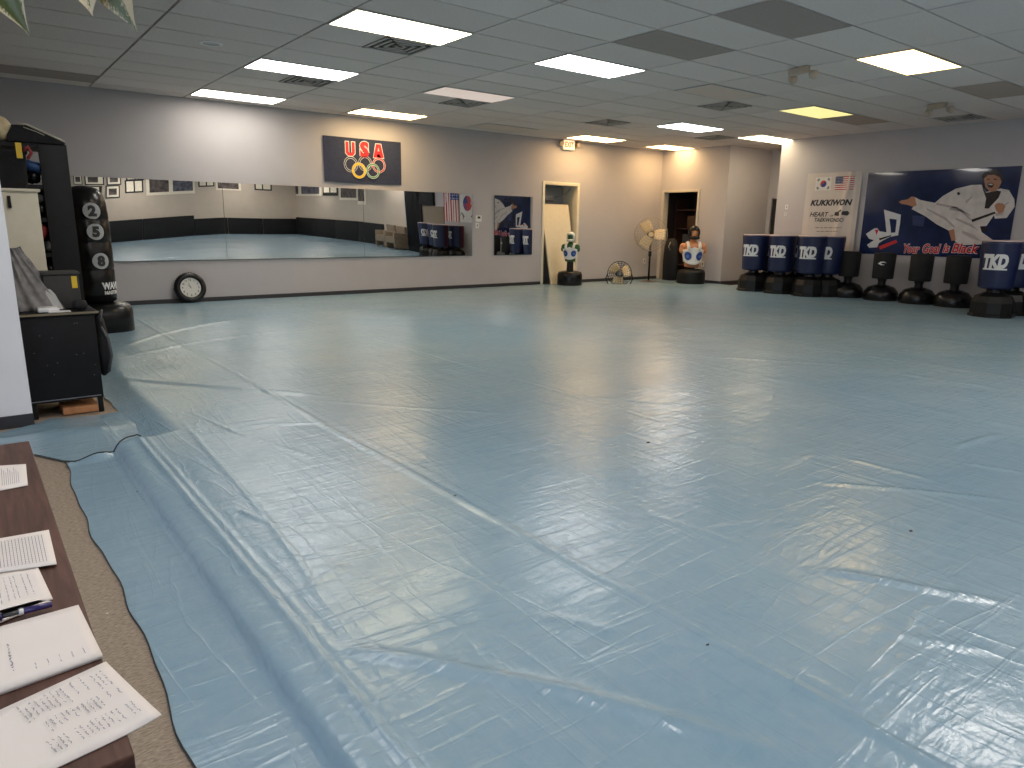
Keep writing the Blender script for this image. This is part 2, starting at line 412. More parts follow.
# exit sign
p = aty(567, 145, YB)
t = thing('exit_sign', 'small lit exit sign with two lamp heads high on the back wall', 'exit sign', (p.x, YB-.05, p.z-.1))
MB().box((p.x-.17, YB-.07, p.z-.11), (p.x+.17, YB, p.z+.11), white, .008).build('housing', t)
MB().box((p.x-.15, YB-.074, p.z-.09), (p.x+.15, YB-.069, p.z+.09), mat('exit_face', (.8, .7, .5), .4, emit=(1, .75, .45, .5))).build('face', t)
m_ = MB(); put_text(m_, text_geo('EXIT', .15, .004, width=.24), on_plane((p.x, YB-.076, p.z), (0, -1, 0)), mat('exit_red', (.5, .05, .02), .5)); m_.build('lettering', t)
for s in (-1, 1):
    m_ = MB(); m_.lathe([(.02, 0), (.05, .02), (.055, .07), (.05, .075)], em, (0, 0, 0), 18)
    R = Matrix.Rotation(math.radians(100), 3, 'X'); m_.v = [R@v+Vector((p.x+s*.24, YB-.05, p.z+.02)) for v in m_.v]
    m_.box((p.x+s*.17, YB-.04, p.z-.01), (p.x+s*.23, YB-.02, p.z+.02), em); m_.build('lamp_head', t)

# ------------------------------------------------------------------ blue vinyl floor sheets
def sheetmat():
    M = bpy.data.materials.new('blue_vinyl_sheet'); M.use_nodes = True; nt = M.node_tree; b = nt.nodes['Principled BSDF']; L = nt.links.new
    def N(t, **k):
        n = nt.nodes.new(t)
        for a, v in k.items(): n.inputs[a].default_value = v
        return n
    tc = N('ShaderNodeTexCoord')
    big = N('ShaderNodeTexNoise', Scale=.5, Detail=8., Roughness=.65); L(tc.outputs['Object'], big.inputs['Vector'])
    spk = N('ShaderNodeTexNoise', Scale=16., Detail=6., Roughness=.7); L(tc.outputs['Object'], spk.inputs['Vector'])
    mx = N('ShaderNodeMath'); mx.operation = 'MULTIPLY_ADD'; mx.inputs[1].default_value = .28; L(spk.outputs[0], mx.inputs[0]); L(big.outputs[0], mx.inputs[2])
    r = N('ShaderNodeValToRGB'); L(mx.outputs[0], r.inputs[0])
    e = r.color_ramp.elements; e[0].position = .42; e[1].position = .90
    e[0].color = (.20, .33, .43, 1); e[1].color = (.30, .40, .465, 1); L(r.outputs[0], b.inputs['Base Color'])
    # wrinkles: stretched noise in two directions + crease network + fine film ripple
    def noise(sc, rot, dist, det=3.):
        mp = N('ShaderNodeMapping'); mp.inputs['Scale'].default_value = sc; mp.inputs['Rotation'].default_value = (0, 0, rot)
        n = N('ShaderNodeTexNoise', Scale=1., Detail=det, Distortion=dist); L(tc.outputs['Object'], mp.inputs[0]); L(mp.outputs[0], n.inputs[0]); return n
    a = noise((1.2, 9, 1), .25, .6); c = noise((7, 1.0, 1), .5, .8); f = noise((9, 24, 1), -.7, 1.5, 3.); f2 = noise((40, 26, 1), .4, 1.2, 2.)
    msk = noise((.5, .6, 1), 0, .3, 1.)
    def rid(n, pw):     # ridged
        s = N('ShaderNodeMath'); s.operation = 'SUBTRACT'; s.inputs[1].default_value = .5; L(n.outputs[0], s.inputs[0])
        q = N('ShaderNodeMath'); q.operation = 'ABSOLUTE'; L(s.outputs[0], q.inputs[0])
        w = N('ShaderNodeMath'); w.operation = 'MULTIPLY_ADD'; w.inputs[1].default_value = -9.; w.inputs[2].default_value = 1.; w.use_clamp = True; L(q.outputs[0], w.inputs[0])
        z = N('ShaderNodeMath'); z.operation = 'POWER'; z.inputs[1].default_value = pw; L(w.outputs[0], z.inputs[0]); return z
    def mul(x, k):
        s = N('ShaderNodeMath'); s.operation = 'MULTIPLY'; L(x.outputs[0], s.inputs[0])
        if isinstance(k, (int, float)): s.inputs[1].default_value = k
        else: L(k.outputs[0], s.inputs[1])
        return s
    def add(x, y):
        s = N('ShaderNodeMath'); s.operation = 'ADD'; L(x.outputs[0], s.inputs[0]); L(y.outputs[0], s.inputs[1]); return s
    hgt = add(add(mul(a, .30), mul(c, .16)), add(mul(mul(rid(a, 2.), msk), .60), add(mul(mul(rid(c, 2.5), msk), .42), add(mul(f, .36), mul(f2, .13)))))
    bp = N('ShaderNodeBump'); bp.inputs['Strength'].default_value = .42; bp.inputs['Distance'].default_value = .010
    L(hgt.outputs[0], bp.inputs['Height']); L(bp.outputs[0], b.inputs['Normal'])
    rr = N('ShaderNodeMapRange'); rr.inputs[3].default_value = .15; rr.inputs[4].default_value = .29; L(spk.outputs[0], rr.inputs[0]); L(rr.outputs[0], b.inputs['Roughness'])
    b.inputs['Specular IOR Level'].default_value = .5
    return M
SHEET = sheetmat()
edgeshade = mat('shaded_sheet_edge', (.01, .02, .03), .5)  # near-black colour holds the edge thickness and its painted shadow
# creases given as floor polylines (found where the photo shows them), height, width
def fl(*pts): return [atz(x, y, 0).xy for x, y in pts]
CR = [(fl((320, 660), (400, 673), (480, 688), (567, 705), (683, 738), (800, 775)), .016, .028), (fl((110, 383), (175, 388), (265, 396), (330, 402)), .014, .03),
      (fl((118, 352), (160, 338), (190, 331), (240, 322)), .012, .022), (fl((120, 362), (200, 345), (290, 333)), .010, .02), (fl((300, 606), (349, 575)), .006, .012),
      (fl((240, 520), (265, 533)), .006, .01), (fl((792, 577), (865, 587), (932, 601), (1024, 617)), .010, .015), (fl((805, 489), (900, 497), (1024, 510)), .008, .015),
      (fl((518, 623), (580, 634), (640, 647)), .005, .012), (fl((841, 464), (938, 489)), .006, .012), (fl((762, 483), (817, 458)), .006, .012),
      (fl((165, 446), (263, 431), (335, 428)), .008, .014), (fl((300, 405), (420, 414), (520, 420)), .006, .012), (fl((560, 400), (700, 412)), .006, .014),
      (fl((950, 455), (1000, 440)), .012, .02), (fl((960, 470), (1024, 480)), .009, .015), (fl((700, 540), (790, 525)), .005, .01),
      (fl((640, 520), (760, 560)), .005, .01), (fl((860, 640), (1000, 665)), .006, .012), (fl((330, 470), (240, 440), (190, 418)), .005, .010),
      (fl((700, 360), (860, 370)), .006, .018), (fl((880, 375), (1010, 395)), .008, .018), (fl((180, 425), (260, 520), (300, 575), (345, 650)), .004, .01)]
def smooth(t): t = np.clip(t, 0, 1); return t*t*(3-2*t)
def sheet_h(X, Y):
    h = .006+.046*smooth((X-.548)/.036)-.012*smooth((X-.80)/.4)
    lift = np.exp(-((X-.695)/.012)**2)*.010+np.exp(-((X-.735)/.008)**2)*.006-.004*np.exp(-((X-.575)/.02)**2)
    h = h+lift*(Y < 4.45)+.006*np.exp(-((X-.40)/.05)**2)*np.sin(Y*3.1)**2*(X > .33)*0
    for sx_ in (1.71, 3.55, 5.4, 7.25, 9.1):
        h = h+(.008 if sx_ < 2 else .004)*np.exp(-((X-sx_-.01*np.sin(Y*1.3))/(.013 if sx_ < 2 else .012))**2)+.0025*np.exp(-((X-sx_-.07)/.01)**2)
    h = h+.004*np.exp(-((Y-4.45-.02*np.sin(X*2))/.02)**2)*(X < 1.5)
    for pl, hh, w in CR:
        d = np.full(X.shape, 9.)
        for a, b in zip(pl[:-1], pl[1:]):
            ab = b-a; L2 = ab.length_squared; t = np.clip(((X-a.x)*ab.x+(Y-a.y)*ab.y)/L2, 0, 1)
            d = np.minimum(d, np.hypot(X-a.x-t*ab.x, Y-a.y-t*ab.y))
        a, b = pl[0], pl[-1]; ab = b-a; t = ((X-a.x)*ab.x+(Y-a.y)*ab.y)/ab.length_squared
        h = h+hh*np.exp(-(d/w)**2)*np.clip(np.minimum(t, 1-t)*5, .0, 1)
    h = h+.0016*np.sin(X*5+2*np.sin(Y*2.3))*np.sin(Y*6.1+1.5*np.sin(X*3))
    return h
def axis(parts):
    out = []
    for a, b, s in parts: out += list(np.linspace(a, b, max(2, int((b-a)/s)+1))[:-1])
    return np.array(out+[parts[-1][1]])
def edge_x(Y): return .305+.010*np.sin(Y*3.2)+.006*np.sin(Y*9.1+1)+.004*np.sin(Y*17)
def far_y(X): return 4.27+.42*np.clip(X-.30, 0, 1)+.02*np.sin(X*22)
xs = axis([(0, .9, .0125), (.9, 4.2, .02), (4.2, 13.4, .045)]); ys = axis([(YF, 0, .12), (0, .6, .05), (.6, 5.0, .018), (5.0, 11.8, .045)])
Xg, Yg = np.meshgrid(xs, ys)
X = edge_x(Yg)+Xg; Y = Yg
X = np.minimum(X, XR-.005)
Z = sheet_h(X, Y)
edge = np.exp(-((X-edge_x(Y))/.02)**2); 
fy = far_y(X); nearfar = (X < .72)
Z = np.where((Y > 4.40) & (X < 1.1), .006+(Z-.006)*smooth((X-.70)/.25+1-smooth((Y-4.40)/.1)), Z)
lip = lambda X: .030*(.6+.4*np.sin(X*30))*np.clip((.74-X)/.12, 0, 1)
Z = Z+np.where(nearfar, lip(X)*np.exp(-((Y-fy)/.06)**2), 0)
inb = (((Y <= fy) & nearfar) | (~nearfar))
vid = np.arange(X.size).reshape(X.shape)
q = inb[:-1, :-1] & inb[1:, :-1] & inb[:-1, 1:] & inb[1:, 1:]
Q = np.stack([vid[:-1, :-1][q], vid[:-1, 1:][q], vid[1:, 1:][q], vid[1:, :-1][q]], -1)
used = np.unique(Q); rm = -np.ones(X.size, int); rm[used] = np.arange(len(used)); Q = rm[Q]
me = bpy.data.meshes.new('vinyl_floor_sheet')
V = np.stack([X.ravel(), Y.ravel(), Z.ravel()], -1)[used]
me.vertices.add(len(V)); me.vertices.foreach_set('co', V.ravel()); me.loops.add(Q.size); me.loops.foreach_set('vertex_index', Q.ravel())
me.polygons.add(len(Q)); me.polygons.foreach_set('loop_start', np.arange(0, Q.size, 4)); me.polygons.foreach_set('use_smooth', [True]*len(Q)); me.update(); me.validate()
me.materials.append(SHEET); so = bpy.data.objects.new('vinyl_floor_sheet', me); C.collection.objects.link(so)
tag(so, 'huge glossy blue vinyl sheet with creases covering the whole training floor', 'floor sheet')
# near sheet's cut edge: its thickness and edge shadow painted near black
pts = [(edge_x(y)-.001, y, .006) for y in np.arange(-1, 4.25, .06)]
pts += [(x, far_y(x)-.004, float(sheet_h(np.array([x]), np.array([4.3]))[0]+lip(x))) for x in np.arange(.31, .73, .02)]
MB().tube(pts, [.002 if p[1] < 4.24 else .0045 for p in pts], edgeshade, 5).build('shaded_cut_edge', so)
# the far sheet's loose flap in front of the black cabinet
def lerp_poly(pl, t):
    d = [0]
    for a, b in zip(pl[:-1], pl[1:]): d.append(d[-1]+math.hypot(b[0]-a[0], b[1]-a[1]))
    s = t*d[-1]
    for i in range(len(pl)-1):
        if s <= d[i+1] or i == len(pl)-2:
            k = (s-d[i])/(d[i+1]-d[i]); return (pl[i][0]+(pl[i+1][0]-pl[i][0])*k, pl[i][1]+(pl[i+1][1]-pl[i][1])*k)
A_ = [tuple(atz(*p, 0).xy) for p in [(-40, 443), (0, 434), (35, 425), (50, 420), (75, 418), (100, 416), (112, 414), (126, 412), (150, 411)]]
B_ = [tuple(atz(*p, 0).xy) for p in [(-40, 455), (0, 449), (38, 457), (65, 463), (82, 463), (100, 459), (118, 455), (132, 448), (150, 440)]]
vs = []; fs = []; nu, nv = 90, 26
for i in range(nu+1):
    a = lerp_poly(A_, i/nu); b = lerp_poly(B_, i/nu)
    for j in range(nv+1):
        t = j/nv; x = a[0]+(b[0]-a[0])*t; y = a[1]+(b[1]-a[1])*t
        z = .008+.018*(math.sin(x*9+y*2)*.5+.5)*math.sin(math.pi*min(1, t*1.25))*(t < .8)+.012*math.exp(-((t-.45)/.12)**2)
        if i > nu*.72: kk = (i/nu-.72)/.28; z = z*(1-kk)+.009*kk
        vs.append((x, y, z))
for i in range(nu):
    for j in range(nv): k = i*(nv+1)+j; fs.append((k, k+1, k+nv+2, k+nv+1))
flap = MB().add(vs, fs, SHEET, True).build('vinyl_floor_sheet'); tag(flap, 'loose blue sheet corner with ripples in front of the black cabinet and white wall', 'floor sheet')
e_ = MB(); e_.tube([(*tuple(lerp_poly(B_, i/60)), .012) for i in range(40)], .0022, edgeshade, 5); e_.build('shaded_cut_edge', flap)  # flap edge in the same dark colour, shadow painted in
# ------------------------------------------------------------------ MIRRORS on the back wall
mir = bpy.data.materials.new('mirror_silver'); mir.use_nodes = True; b = mir.node_tree.nodes['Principled BSDF']
b.inputs['Metallic'].default_value = 1; b.inputs['Roughness'].default_value = .0; b.inputs['Base Color'].default_value = (.90, .91, .89, 1)
medge = mat('mirror_edge', (.06, .08, .08), .3)
def dlt(x):    # slight forward lean of the glass (radians), varies along the wall
    return math.radians(np.interp(x, [1.0, 1.7, 2.2, 2.8, 3.35, 4.1, 5.1, 5.75, 6.2, 6.7, 7.1, 8.1, 9.7], [.16, .25, .42, .62, .76, .74, .78, .79, .72, .55, .40, .22, .1]))
MIRY = YB-.012
def mirror(x0, x1, z0, z1, label, bend=0.):
    t = thing('wall_mirror', label, 'mirror', ((x0+x1)/2, YB, z0), group='mirrors on the back wall')
    n, k = 48, 8; vs = []; fs = []
    for i in range(n+1):
        for j in range(k+1):
            x = x0+(x1-x0)*i/n; z = z0+(z1-z0)*j/k; vs.append((x, MIRY-.006-dlt(x)*(z-z0), z))
    for i in range(n):
        for j in range(k): a = i*(k+1)+j; fs.append((a, a+1, a+k+2, a+k+1))
    MB().add(vs, fs, mir, True).build('glass', t)
    e = MB(); 
    e.box((x0, MIRY-.003, z0-.012), (x1, YB-.001, z0), medge); e.box((x0, MIRY-.004, z0), (x0+.006, YB-.001, z1), medge); e.box((x1-.006, MIRY-.004, z0), (x1, YB-.001, z1), medge)
    e.box((x0, MIRY+.0, z1-.003), (x1, YB-.001, z1), medge); e.build('edge', t)
MZ0, MZ1 = 1.30-.61, 1.30+.575
mirror(1.0, 3.385, MZ0, MZ1, 'left of the three long wall mirrors, partly behind the black heavy bag')
mirror(3.391, 5.79, MZ0, MZ1, 'middle one of the three long wall mirrors, under the USA banner')
mirror(5.796, 8.15, MZ0, MZ1, 'right one of the three long wall mirrors, next to the thermostat')
mirror(8.70, 9.70, MZ0, MZ1-.0, 'separate narrow mirror left of the doorway reflecting the poster')

# ------------------------------------------------------------------ USA banner
p0 = aty(322, 134, YB); p1 = aty(401, 185, YB)
bx0, bx1, bz0, bz1 = p0.x, p1.x, p1.z, p0.z-.02; bw, bh = bx1-bx0, bz1-bz0
t = thing('wall_banner', 'navy cloth banner with red USA letters and five coloured rings', 'banner', ((bx0+bx1)/2, YB, bz0))
felt = mat('navy_felt', (.028, .036, .075), .9, var=.15, scale=30, bump=.4)
vs = []; fs = []; n, k = 40, 20
rip = lambda u, v: -.02-.006*math.sin(u*9)-.008*math.exp(-((v-.05)/.12)**2)*math.sin(u*5+.5)
for i in range(n+1):
    for j in range(k+1):
        u, v = i/n, j/k; vs.append((bx0+bw*u, YB+rip(u, v), bz0+bh*v-.012*math.sin(u*math.pi)*(1-v)))
for i in range(n):
    for j in range(k): a = i*(k+1)+j; fs.append((a, a+1, a+k+2, a+k+1))
MB().add(vs, fs, felt, True).build('cloth', t)
T = on_plane((bx0, YB-.031, bz0), (0, -1, 0))
def buv(cx, cy_): return (cx-42)/900*bw, (1-(cy_-40-(cx-28)*.09)/545)*bh
lt = MB()
for ch, cx, cyy in (('U', 338, 200), ('S', 500, 215), ('A', 665, 232)):
    u, v = buv(cx, cyy)
    if ch == 'U':
        out = lambda e: [(-.085-e, .11+e), (-.03+e, .11+e), (-.03+e, -.05), (-.015, -.07), (.015, -.07), (.03-e, -.05), (.03-e, .11+e), (.085+e, .11+e), (.085+e, -.07-e), (.045, -.12-e), (-.045, -.12-e), (-.085-e, -.07-e)]
    elif ch == 'A':
        out = lambda e: [(-.10-e, -.115-e), (-.035+e*.5, -.115-e), (-.027+e*.5, -.06), (.027-e*.5, -.06), (.035-e*.5, -.115-e), (.10+e, -.115-e), (.045+e, .115+e), (-.045-e, .115+e)]
    if ch == 'S':
        for e, M, w in ((.014, whitep, .002), (.0, redm, .004)):
            put_text(lt, text_geo('S', .33, .02+e, width=.17+2*e), T, M, u, v, w)
    else:
        for e, M, w in ((.013, whitep, .001), (0, redm, .0025)): lt.prism([(a+u, b_+v) for a, b_ in out(e)], T, M, w)
        if ch == 'A': lt.prism([(u-.016, v-.005), (u+.016, v-.005), (u, v+.06)], T, whitep, .004)
lt.build('lettering', t)
rg = MB()
R_ = .125
for cx, cyy, M, w0, o in ((340, 392, felt, 0, .0), (505, 385, ink, .0, .001), (665, 412, redm, .0, .002), (430, 470, yellowm, .0, .003), (592, 480, greenm, .0, .004)):
    u, v = buv(cx, cyy)
    if M is yellowm: ring(rg, T, u, v, R_-.035, R_+.012, whitep, .002+o); ring(rg, T, u, v, R_-.030, R_+.007, yellowm, .003+o)
    else: ring(rg, T, u, v, R_-.030, R_+.008, whitep, .002+o); ring(rg, T, u, v, R_-.021, R_, M, .003+o)
rg.build('rings', t)

# ------------------------------------------------------------------ thermostat, outlets, switches
def plate(p, N, w, h, label, cat, name, dark=None):
    t = thing(name, label, cat, p)
    T = on_plane(p, N); q = [(-w/2, -h/2), (w/2, -h/2), (w/2, h/2), (-w/2, h/2)]
    MB().prism(q, T, white, .012).build('plate', t)
    if dark: MB().prism([(a*.45, b_*.35+dark) for a, b_ in q], lambda v: T(v+Vector((0, 0, .012))), ink, .006).build('screen', t)
    else:
        MB().prism([(a*.35, b_*.5) for a, b_ in q], lambda v: T(v+Vector((0, 0, .012))), grey, .003).build('toggle' if cat == 'switch' else 'socket', t)
plate(aty(478.5, 217, YB)+Vector((0, -.001, -.03)), (0, -1, 0), .14, .12, 'white wall thermostat with dark display right of the long mirrors', 'thermostat', 'thermostat', .02)
plate(aty(477, 225, YB)+Vector((0, -.001, -.01)), (0, -1, 0), .07, .10, 'small white switch plate just under the thermostat', 'switch', 'light_switch')
plate(aty(644, 261, YB)+Vector((0, -.001, 0)), (0, -1, 0), .08, .13, 'white wall outlet between the two fans', 'outlet', 'wall_outlet')
plate(atx(703, 264, XR)+Vector((-.001, 0, 0)), (-1, 0, 0), .08, .13, 'white wall outlet beside the flesh-coloured dummy', 'outlet', 'wall_outlet')
pl_ = atx(787, 207, XR); plate(pl_+Vector((-.001, 0, 0)), (-1, 0, 0), .06, .09, 'upper white switch near the corner of the right wall', 'switch', 'light_switch')
plate(atx(786, 214, XR)+Vector((-.001, 0, 0)), (-1, 0, 0), .05, .06, 'lower white switch near the corner of the right wall', 'switch', 'light_switch')

# ------------------------------------------------------------------ leaning board, clock
a0 = (10.13, 11.62); bw_ = .60
t = MB(); bt = mat('cream_board', (.74, .66, .50), .5, var=.03)
zt = 1.75
v8 = [(10.17, 11.70, .01), (10.92, 11.70, .01), (10.90, 12.05, zt), (10.10, 12.05, zt)]
th = Vector((0, .04, .0))
vv = [Vector(v) for v in v8]; t.add(vv+[v+th for v in vv], [(0, 1, 2, 3), (7, 6, 5, 4), (0, 4, 5, 1), (1, 5, 6, 2), (2, 6, 7, 3), (3, 7, 4, 0)], bt)
tag(t.build('leaning_board'), 'cream board leaning in the open doorway behind the green dummy', 'board')
c0 = aty(190, 289, YB-.08); cr_ = .235
t = thing('wall_clock', 'round clock with thick black tyre-like rim standing on the floor against the wall', 'clock', (c0.x, YB-.1, 0))
CC = Vector((c0.x, YB-.10, cr_+.035)); Rl = Matrix.Rotation(math.radians(-78), 3, 'X')
def clk(m_, n, par): m_.v = [Rl@v*1+CC for v in m_.v]; return m_.build(n, par)
# Rl turns local +z toward -Y and slightly up
def flipT(m_): return m_
m_ = MB(); m_.lathe([(.150, .035), (.165, .05), (.20, .055), (.228, .03), (.235, 0), (.228, -.03), (.19, -.05), (.15, -.05)], vinylblk, n=48, cap=False)
for k in range(36):
    a = 2*math.pi*k/36; ca, sa = math.cos(a), math.sin(a)
    m_.add([(ca*r-sa*s_, sa*r+ca*s_, z) for r, z in ((.226, .034), (.240, 0), (.226, -.034)) for s_ in (-.006, .006)], [(0, 1, 3, 2), (2, 3, 5, 4)], blacksoft)
Rl = Matrix.Rotation(math.radians(80), 3, 'X')
clk(m_, 'rim', t)
m_ = MB(); m_.lathe([(.152, .0), (.152, .034)], mat('clock_face', (.62, .61, .58), .5, var=.02), n=40); fc = clk(m_, 'face', t)
m_ = MB()
for k in range(12):
    a = 2*math.pi*k/12; g = text_geo(str(12 if k == 0 else k), .042, .001)
    m_.add([(v.x+.118*math.sin(a), v.y+.118*math.cos(a), .0355) for v in g[0]], g[1], ink)
clk(m_, 'numerals', t)
for nm, an, ln in (('hand', -18, .085), ('hand', -40, .06)):
    m_ = MB(); a = math.radians(an); d = Vector((math.sin(a), math.cos(a), 0)); s_ = Vector((d.y, -d.x, 0))*.004
    m_.add([Vector((0, 0, .037))-s_-d*.015, Vector((0, 0, .037))+s_-d*.015, d*ln+s_*.5+Vector((0, 0, .037)), d*ln-s_*.5+Vector((0, 0, .037))], [(0, 1, 2, 3)], ink); clk(m_, nm, t)

# ------------------------------------------------------------------ right wall: banner
RX = XR
ky0, ky1 = atx(809, 174, RX).y, atx(863.5, 172, RX).y; kz1 = 1.30+1.085; kz0 = .62; kw, kh = ky0-ky1, kz1-kz0
t = thing('hanging_banner', 'white cloth banner with two flags and dark Kukkiwon lettering on right wall', 'banner', (RX, (ky0+ky1)/2, kz0))
cloth = mat('white_cloth', (.60, .54, .50), .85, var=.03, scale=5)
def fold(u, v):   # u 0..1 left-right, v 0..1 bottom-top
    return .030+.018*math.sin(u*7+v*3)+.038*math.exp(-((u-.70-.28*(v-.5))/.06)**2)*(1.1-v*.4)+.016*math.exp(-((u-.10)/.05)**2)*(1-v)+.012*math.exp(-((u-.93)/.03)**2)
TK = on_plane((RX-.001, ky0, kz0), (-1, 0, 0))
TKf = lambda p: TK(Vector((p.x, p.y, p.z+fold(p.x/kw, p.y/kh))))
vs = []; fs = []; n, k = 70, 40
for i in range(n+1):
    for j in range(k+1): vs.append(TKf(Vector((kw*i/n, kh*j/k, 0))))
for i in range(n):
    for j in range(k): a = i*(k+1)+j; fs.append((a, a+1, a+k+2, a+k+1))
MB().add(vs, fs, cloth, True).build('cloth', t)
def kuv(cx, cy_):      # from banner crop coordinates (614x768 of 800..880 x 160..260)
    w_ = atx(800+cx/7.68, 160+cy_/7.68, RX); return ky0-w_.y, w_.z-kz0
def decal_rect(m_, u0, v0, u1, v1, M, TT, w=.002, n=6, k=4):
    vs = []; fs = []
    for i in range(n+1):
        for j in range(k+1): vs.append(TT(Vector((u0+(u1-u0)*i/n, v0+(v1-v0)*j/k, w))))
    for i in range(n):
        for j in range(k): a = i*(k+1)+j; fs.append((a, a+1, a+k+2, a+k+1))
    m_.add(vs, fs, M)
flagwhite = mat('flag_white', (.68, .66, .64), .8); flagred = mat('flag_red', (.45, .05, .05), .7); flagblue = mat('flag_blue', (.03, .05, .16), .7)
def korea(m_, TT, cx, cy_, w, h, frame=True, vert=False, base=True):
    if base: decal_rect(m_, cx-w/2, cy_-h/2, cx+w/2, cy_+h/2, flagwhite, TT, .002)
    r = min(w, h)*.26
    R3 = (lambda x, y: (cx-y, cy_+x)) if vert else (lambda x, y: (cx+x, cy_+y))
    fb2 = mat('flag_blue2', (.02, .04, .22), .7)
    def fan_(pts, M, w_): m_.add([TT(Vector((*R3(x, y), w_))) for x, y in pts], [list(range(len(pts)))], M)
    fan_(circ(0, 0, r, 28), flagred, .003)
    fan_([(r*math.cos(math.pi+math.pi*i/14), r*math.sin(math.pi+math.pi*i/14)) for i in range(15)], fb2, .0036)
    fan_(circ(r/2, 0, r/2, 16), fb2, .0044); fan_(circ(-r/2, 0, r/2, 16), flagred, .0044)
    L_, S_ = (w, h) if not vert else (h, w)
    for sx_ in (-1, 1):
        for sy_ in (-1, 1):
            ang = math.atan2(sy_*S_, sx_*L_*.95)+math.pi/2
            ox, oy = sx_*L_*.33, sy_*S_*.32; d = Vector((math.cos(ang), math.sin(ang))); nn = Vector((-d.y, d.x)); bl = r*.42; bt_ = r*.075
            for q in (-1, 0, 1):
                c_ = Vector((ox, oy))+nn*q*r*.22
                pts = [c_+d*bl-nn*bt_, c_+d*bl+nn*bt_, c_-d*bl+nn*bt_, c_-d*bl-nn*bt_]
                m_.add([TT(Vector((*R3(p.x, p.y), .003))) for p in pts], [(0, 1, 2, 3)], ink)
def usa(m_, TT, x0, y0, w, h, vert=False, nx=6):
    # horizontal: canton top-left. vertical: stripes run down, canton top-left of the viewer
    if not vert:
        for k in range(13): decal_rect(m_, x0, y0+h*k/13, x0+w, y0+h*(k+1)/13, flagred if k % 2 == 0 else flagwhite, TT, .002, nx, 1)
        decal_rect(m_, x0, y0+h*6/13, x0+w*.42, y0+h, flagblue, TT, .004, 4, 4); cx0, cy0, cw, chh = x0, y0+h*6/13, w*.42, h*7/13
    else:
        for k in range(13): decal_rect(m_, x0+w*k/13, y0, x0+w*(k+1)/13, y0+h, flagred if k % 2 == 0 else flagwhite, TT, .002, 1, nx)
        cw, chh = w*7/13, h*.42; cx0, cy0 = x0, y0+h-chh
        decal_rect(m_, cx0, cy0, cx0+cw, cy0+chh, mat('flag_blue2', (.02, .04, .22), .7), TT, .004, 4, 4)
    for i in range(6):
        for j in range(5):
            c_ = (cx0+cw*(i+.5)/6, cy0+chh*(j+.5)/5); r = min(cw/6, chh/5)*.24
            m_.add([TT(Vector((c_[0]+r*math.sin(a), c_[1]+r*math.cos(a), .0055))) for a in [math.pi*2*q/5 for q in range(5)]], [list(range(5))], flagwhite)
m_ = MB(); u0, v0 = kuv(118, 235); u1, v1 = kuv(250, 130); korea(m_, TKf, (u0+u1)/2, (v0+v1)/2, u1-u0, v1-v0); m_.build('flag_print', t)
m_ = MB(); u0, v0 = kuv(272, 232); u1, v1 = kuv(432, 122); usa(m_, TKf, u0, v0, u1-u0, v1-v0); m_.build('flag_print', t)
m_ = MB()
def ktext(s, x0, x1, yc, hpx, bold, shear, M=ink):
    a = kuv(x0, yc); b_ = kuv(x1, yc); hh = kuv(x0, yc-hpx/2)[1]-kuv(x0, yc+hpx/2)[1]
    g = text_geo(s, hh*1.4, bold, shear, cuts=1, width=b_[0]-a[0]); put_text(m_, g, TKf, M, (a[0]+b_[0])/2, a[1], .004)
ktext('KUKKIWON', 90, 412, 330, 42, .007, .25)
ktext('HEART', 86, 222, 418, 34, .003, .25); ktext('OF', 234, 262, 428, 14, .001, .2)
ktext('TAEKWONDO', 118, 345, 460, 30, .002, .2)
gp = mat('grey_print', (.25, .2, .19), .7)
for x0, x1, yy in ((125, 330, 520), (135, 300, 548)):
    x = x0
    while x < x1:
        w_ = random.uniform(14, 34); a = kuv(x, yy); b_ = kuv(min(x+w_, x1), yy); decal_rect(m_, a[0], a[1]-.008, b_[0], a[1]+.008, gp, TKf, .004, 2, 1); x += w_+7
# dark brush emblem beside the slogan
a = kuv(330, 410); m_.prism([(a[0]+x, a[1]+y) for x, y in ((-.16, -.04), (-.15, .02), (-.08, .035), (-.02, .07), (.04, .04), (.12, .045), (.16, .0), (.12, -.045), (.02, -.03), (-.06, -.05))], lambda v: TKf(Vector((v.x, v.y, v.z+.004))), ink, .001)
m_.build('lettering', t)

# ------------------------------------------------------------------ kicking poster
qy0, qy1 = atx(869, 173, RX).y, atx(1022.5, 167, RX).y; qz0, qz1 = 1.30-.445, 1.30+1.045; qw, qh = qy0-qy1, qz1-qz0
t = thing('wall_poster', 'glossy navy poster of a kicking martial artist in white uniform', 'poster', (RX, (qy0+qy1)/2, qz0))
pnavy = mat('poster_navy', (.012, .022, .075), .12, var=.35, scale=2.5, coat=.6)
MB().box((RX-.015, qy1, qz0), (RX-.001, qy0, qz1), pnavy).build('board', t)
TP = on_plane((RX-.0155, qy0, qz0), (-1, 0, 0))
def quv(cx, cy_): w_ = atx(860+cx/6.244, 160+cy_/6.244, RX); return (qy0-w_.y, w_.z-qz0)
def pp(m_, pts, M, w=.001, TT=TP, f=quv):
    q = [f(*a) for a in pts]; m_.prism(q, lambda v: TT(Vector((v.x, v.y, v.z+w))), M, .0006)
dob = mat('print_white', (.62, .57, .56), .25, var=.12, scale=7, coat=.4); dsh = mat('print_crease', (.42, .36, .36), .25, coat=.4)
psk = mat('print_skin', (.42, .20, .12), .25, coat=.4); pbk = mat('print_black', (.02, .014, .016), .2, coat=.4)
pred = mat('print_red', (.55, .03, .04), .25, coat=.4); pw = mat('print_pale', (.62, .62, .66), .25, coat=.4)
m_ = MB()
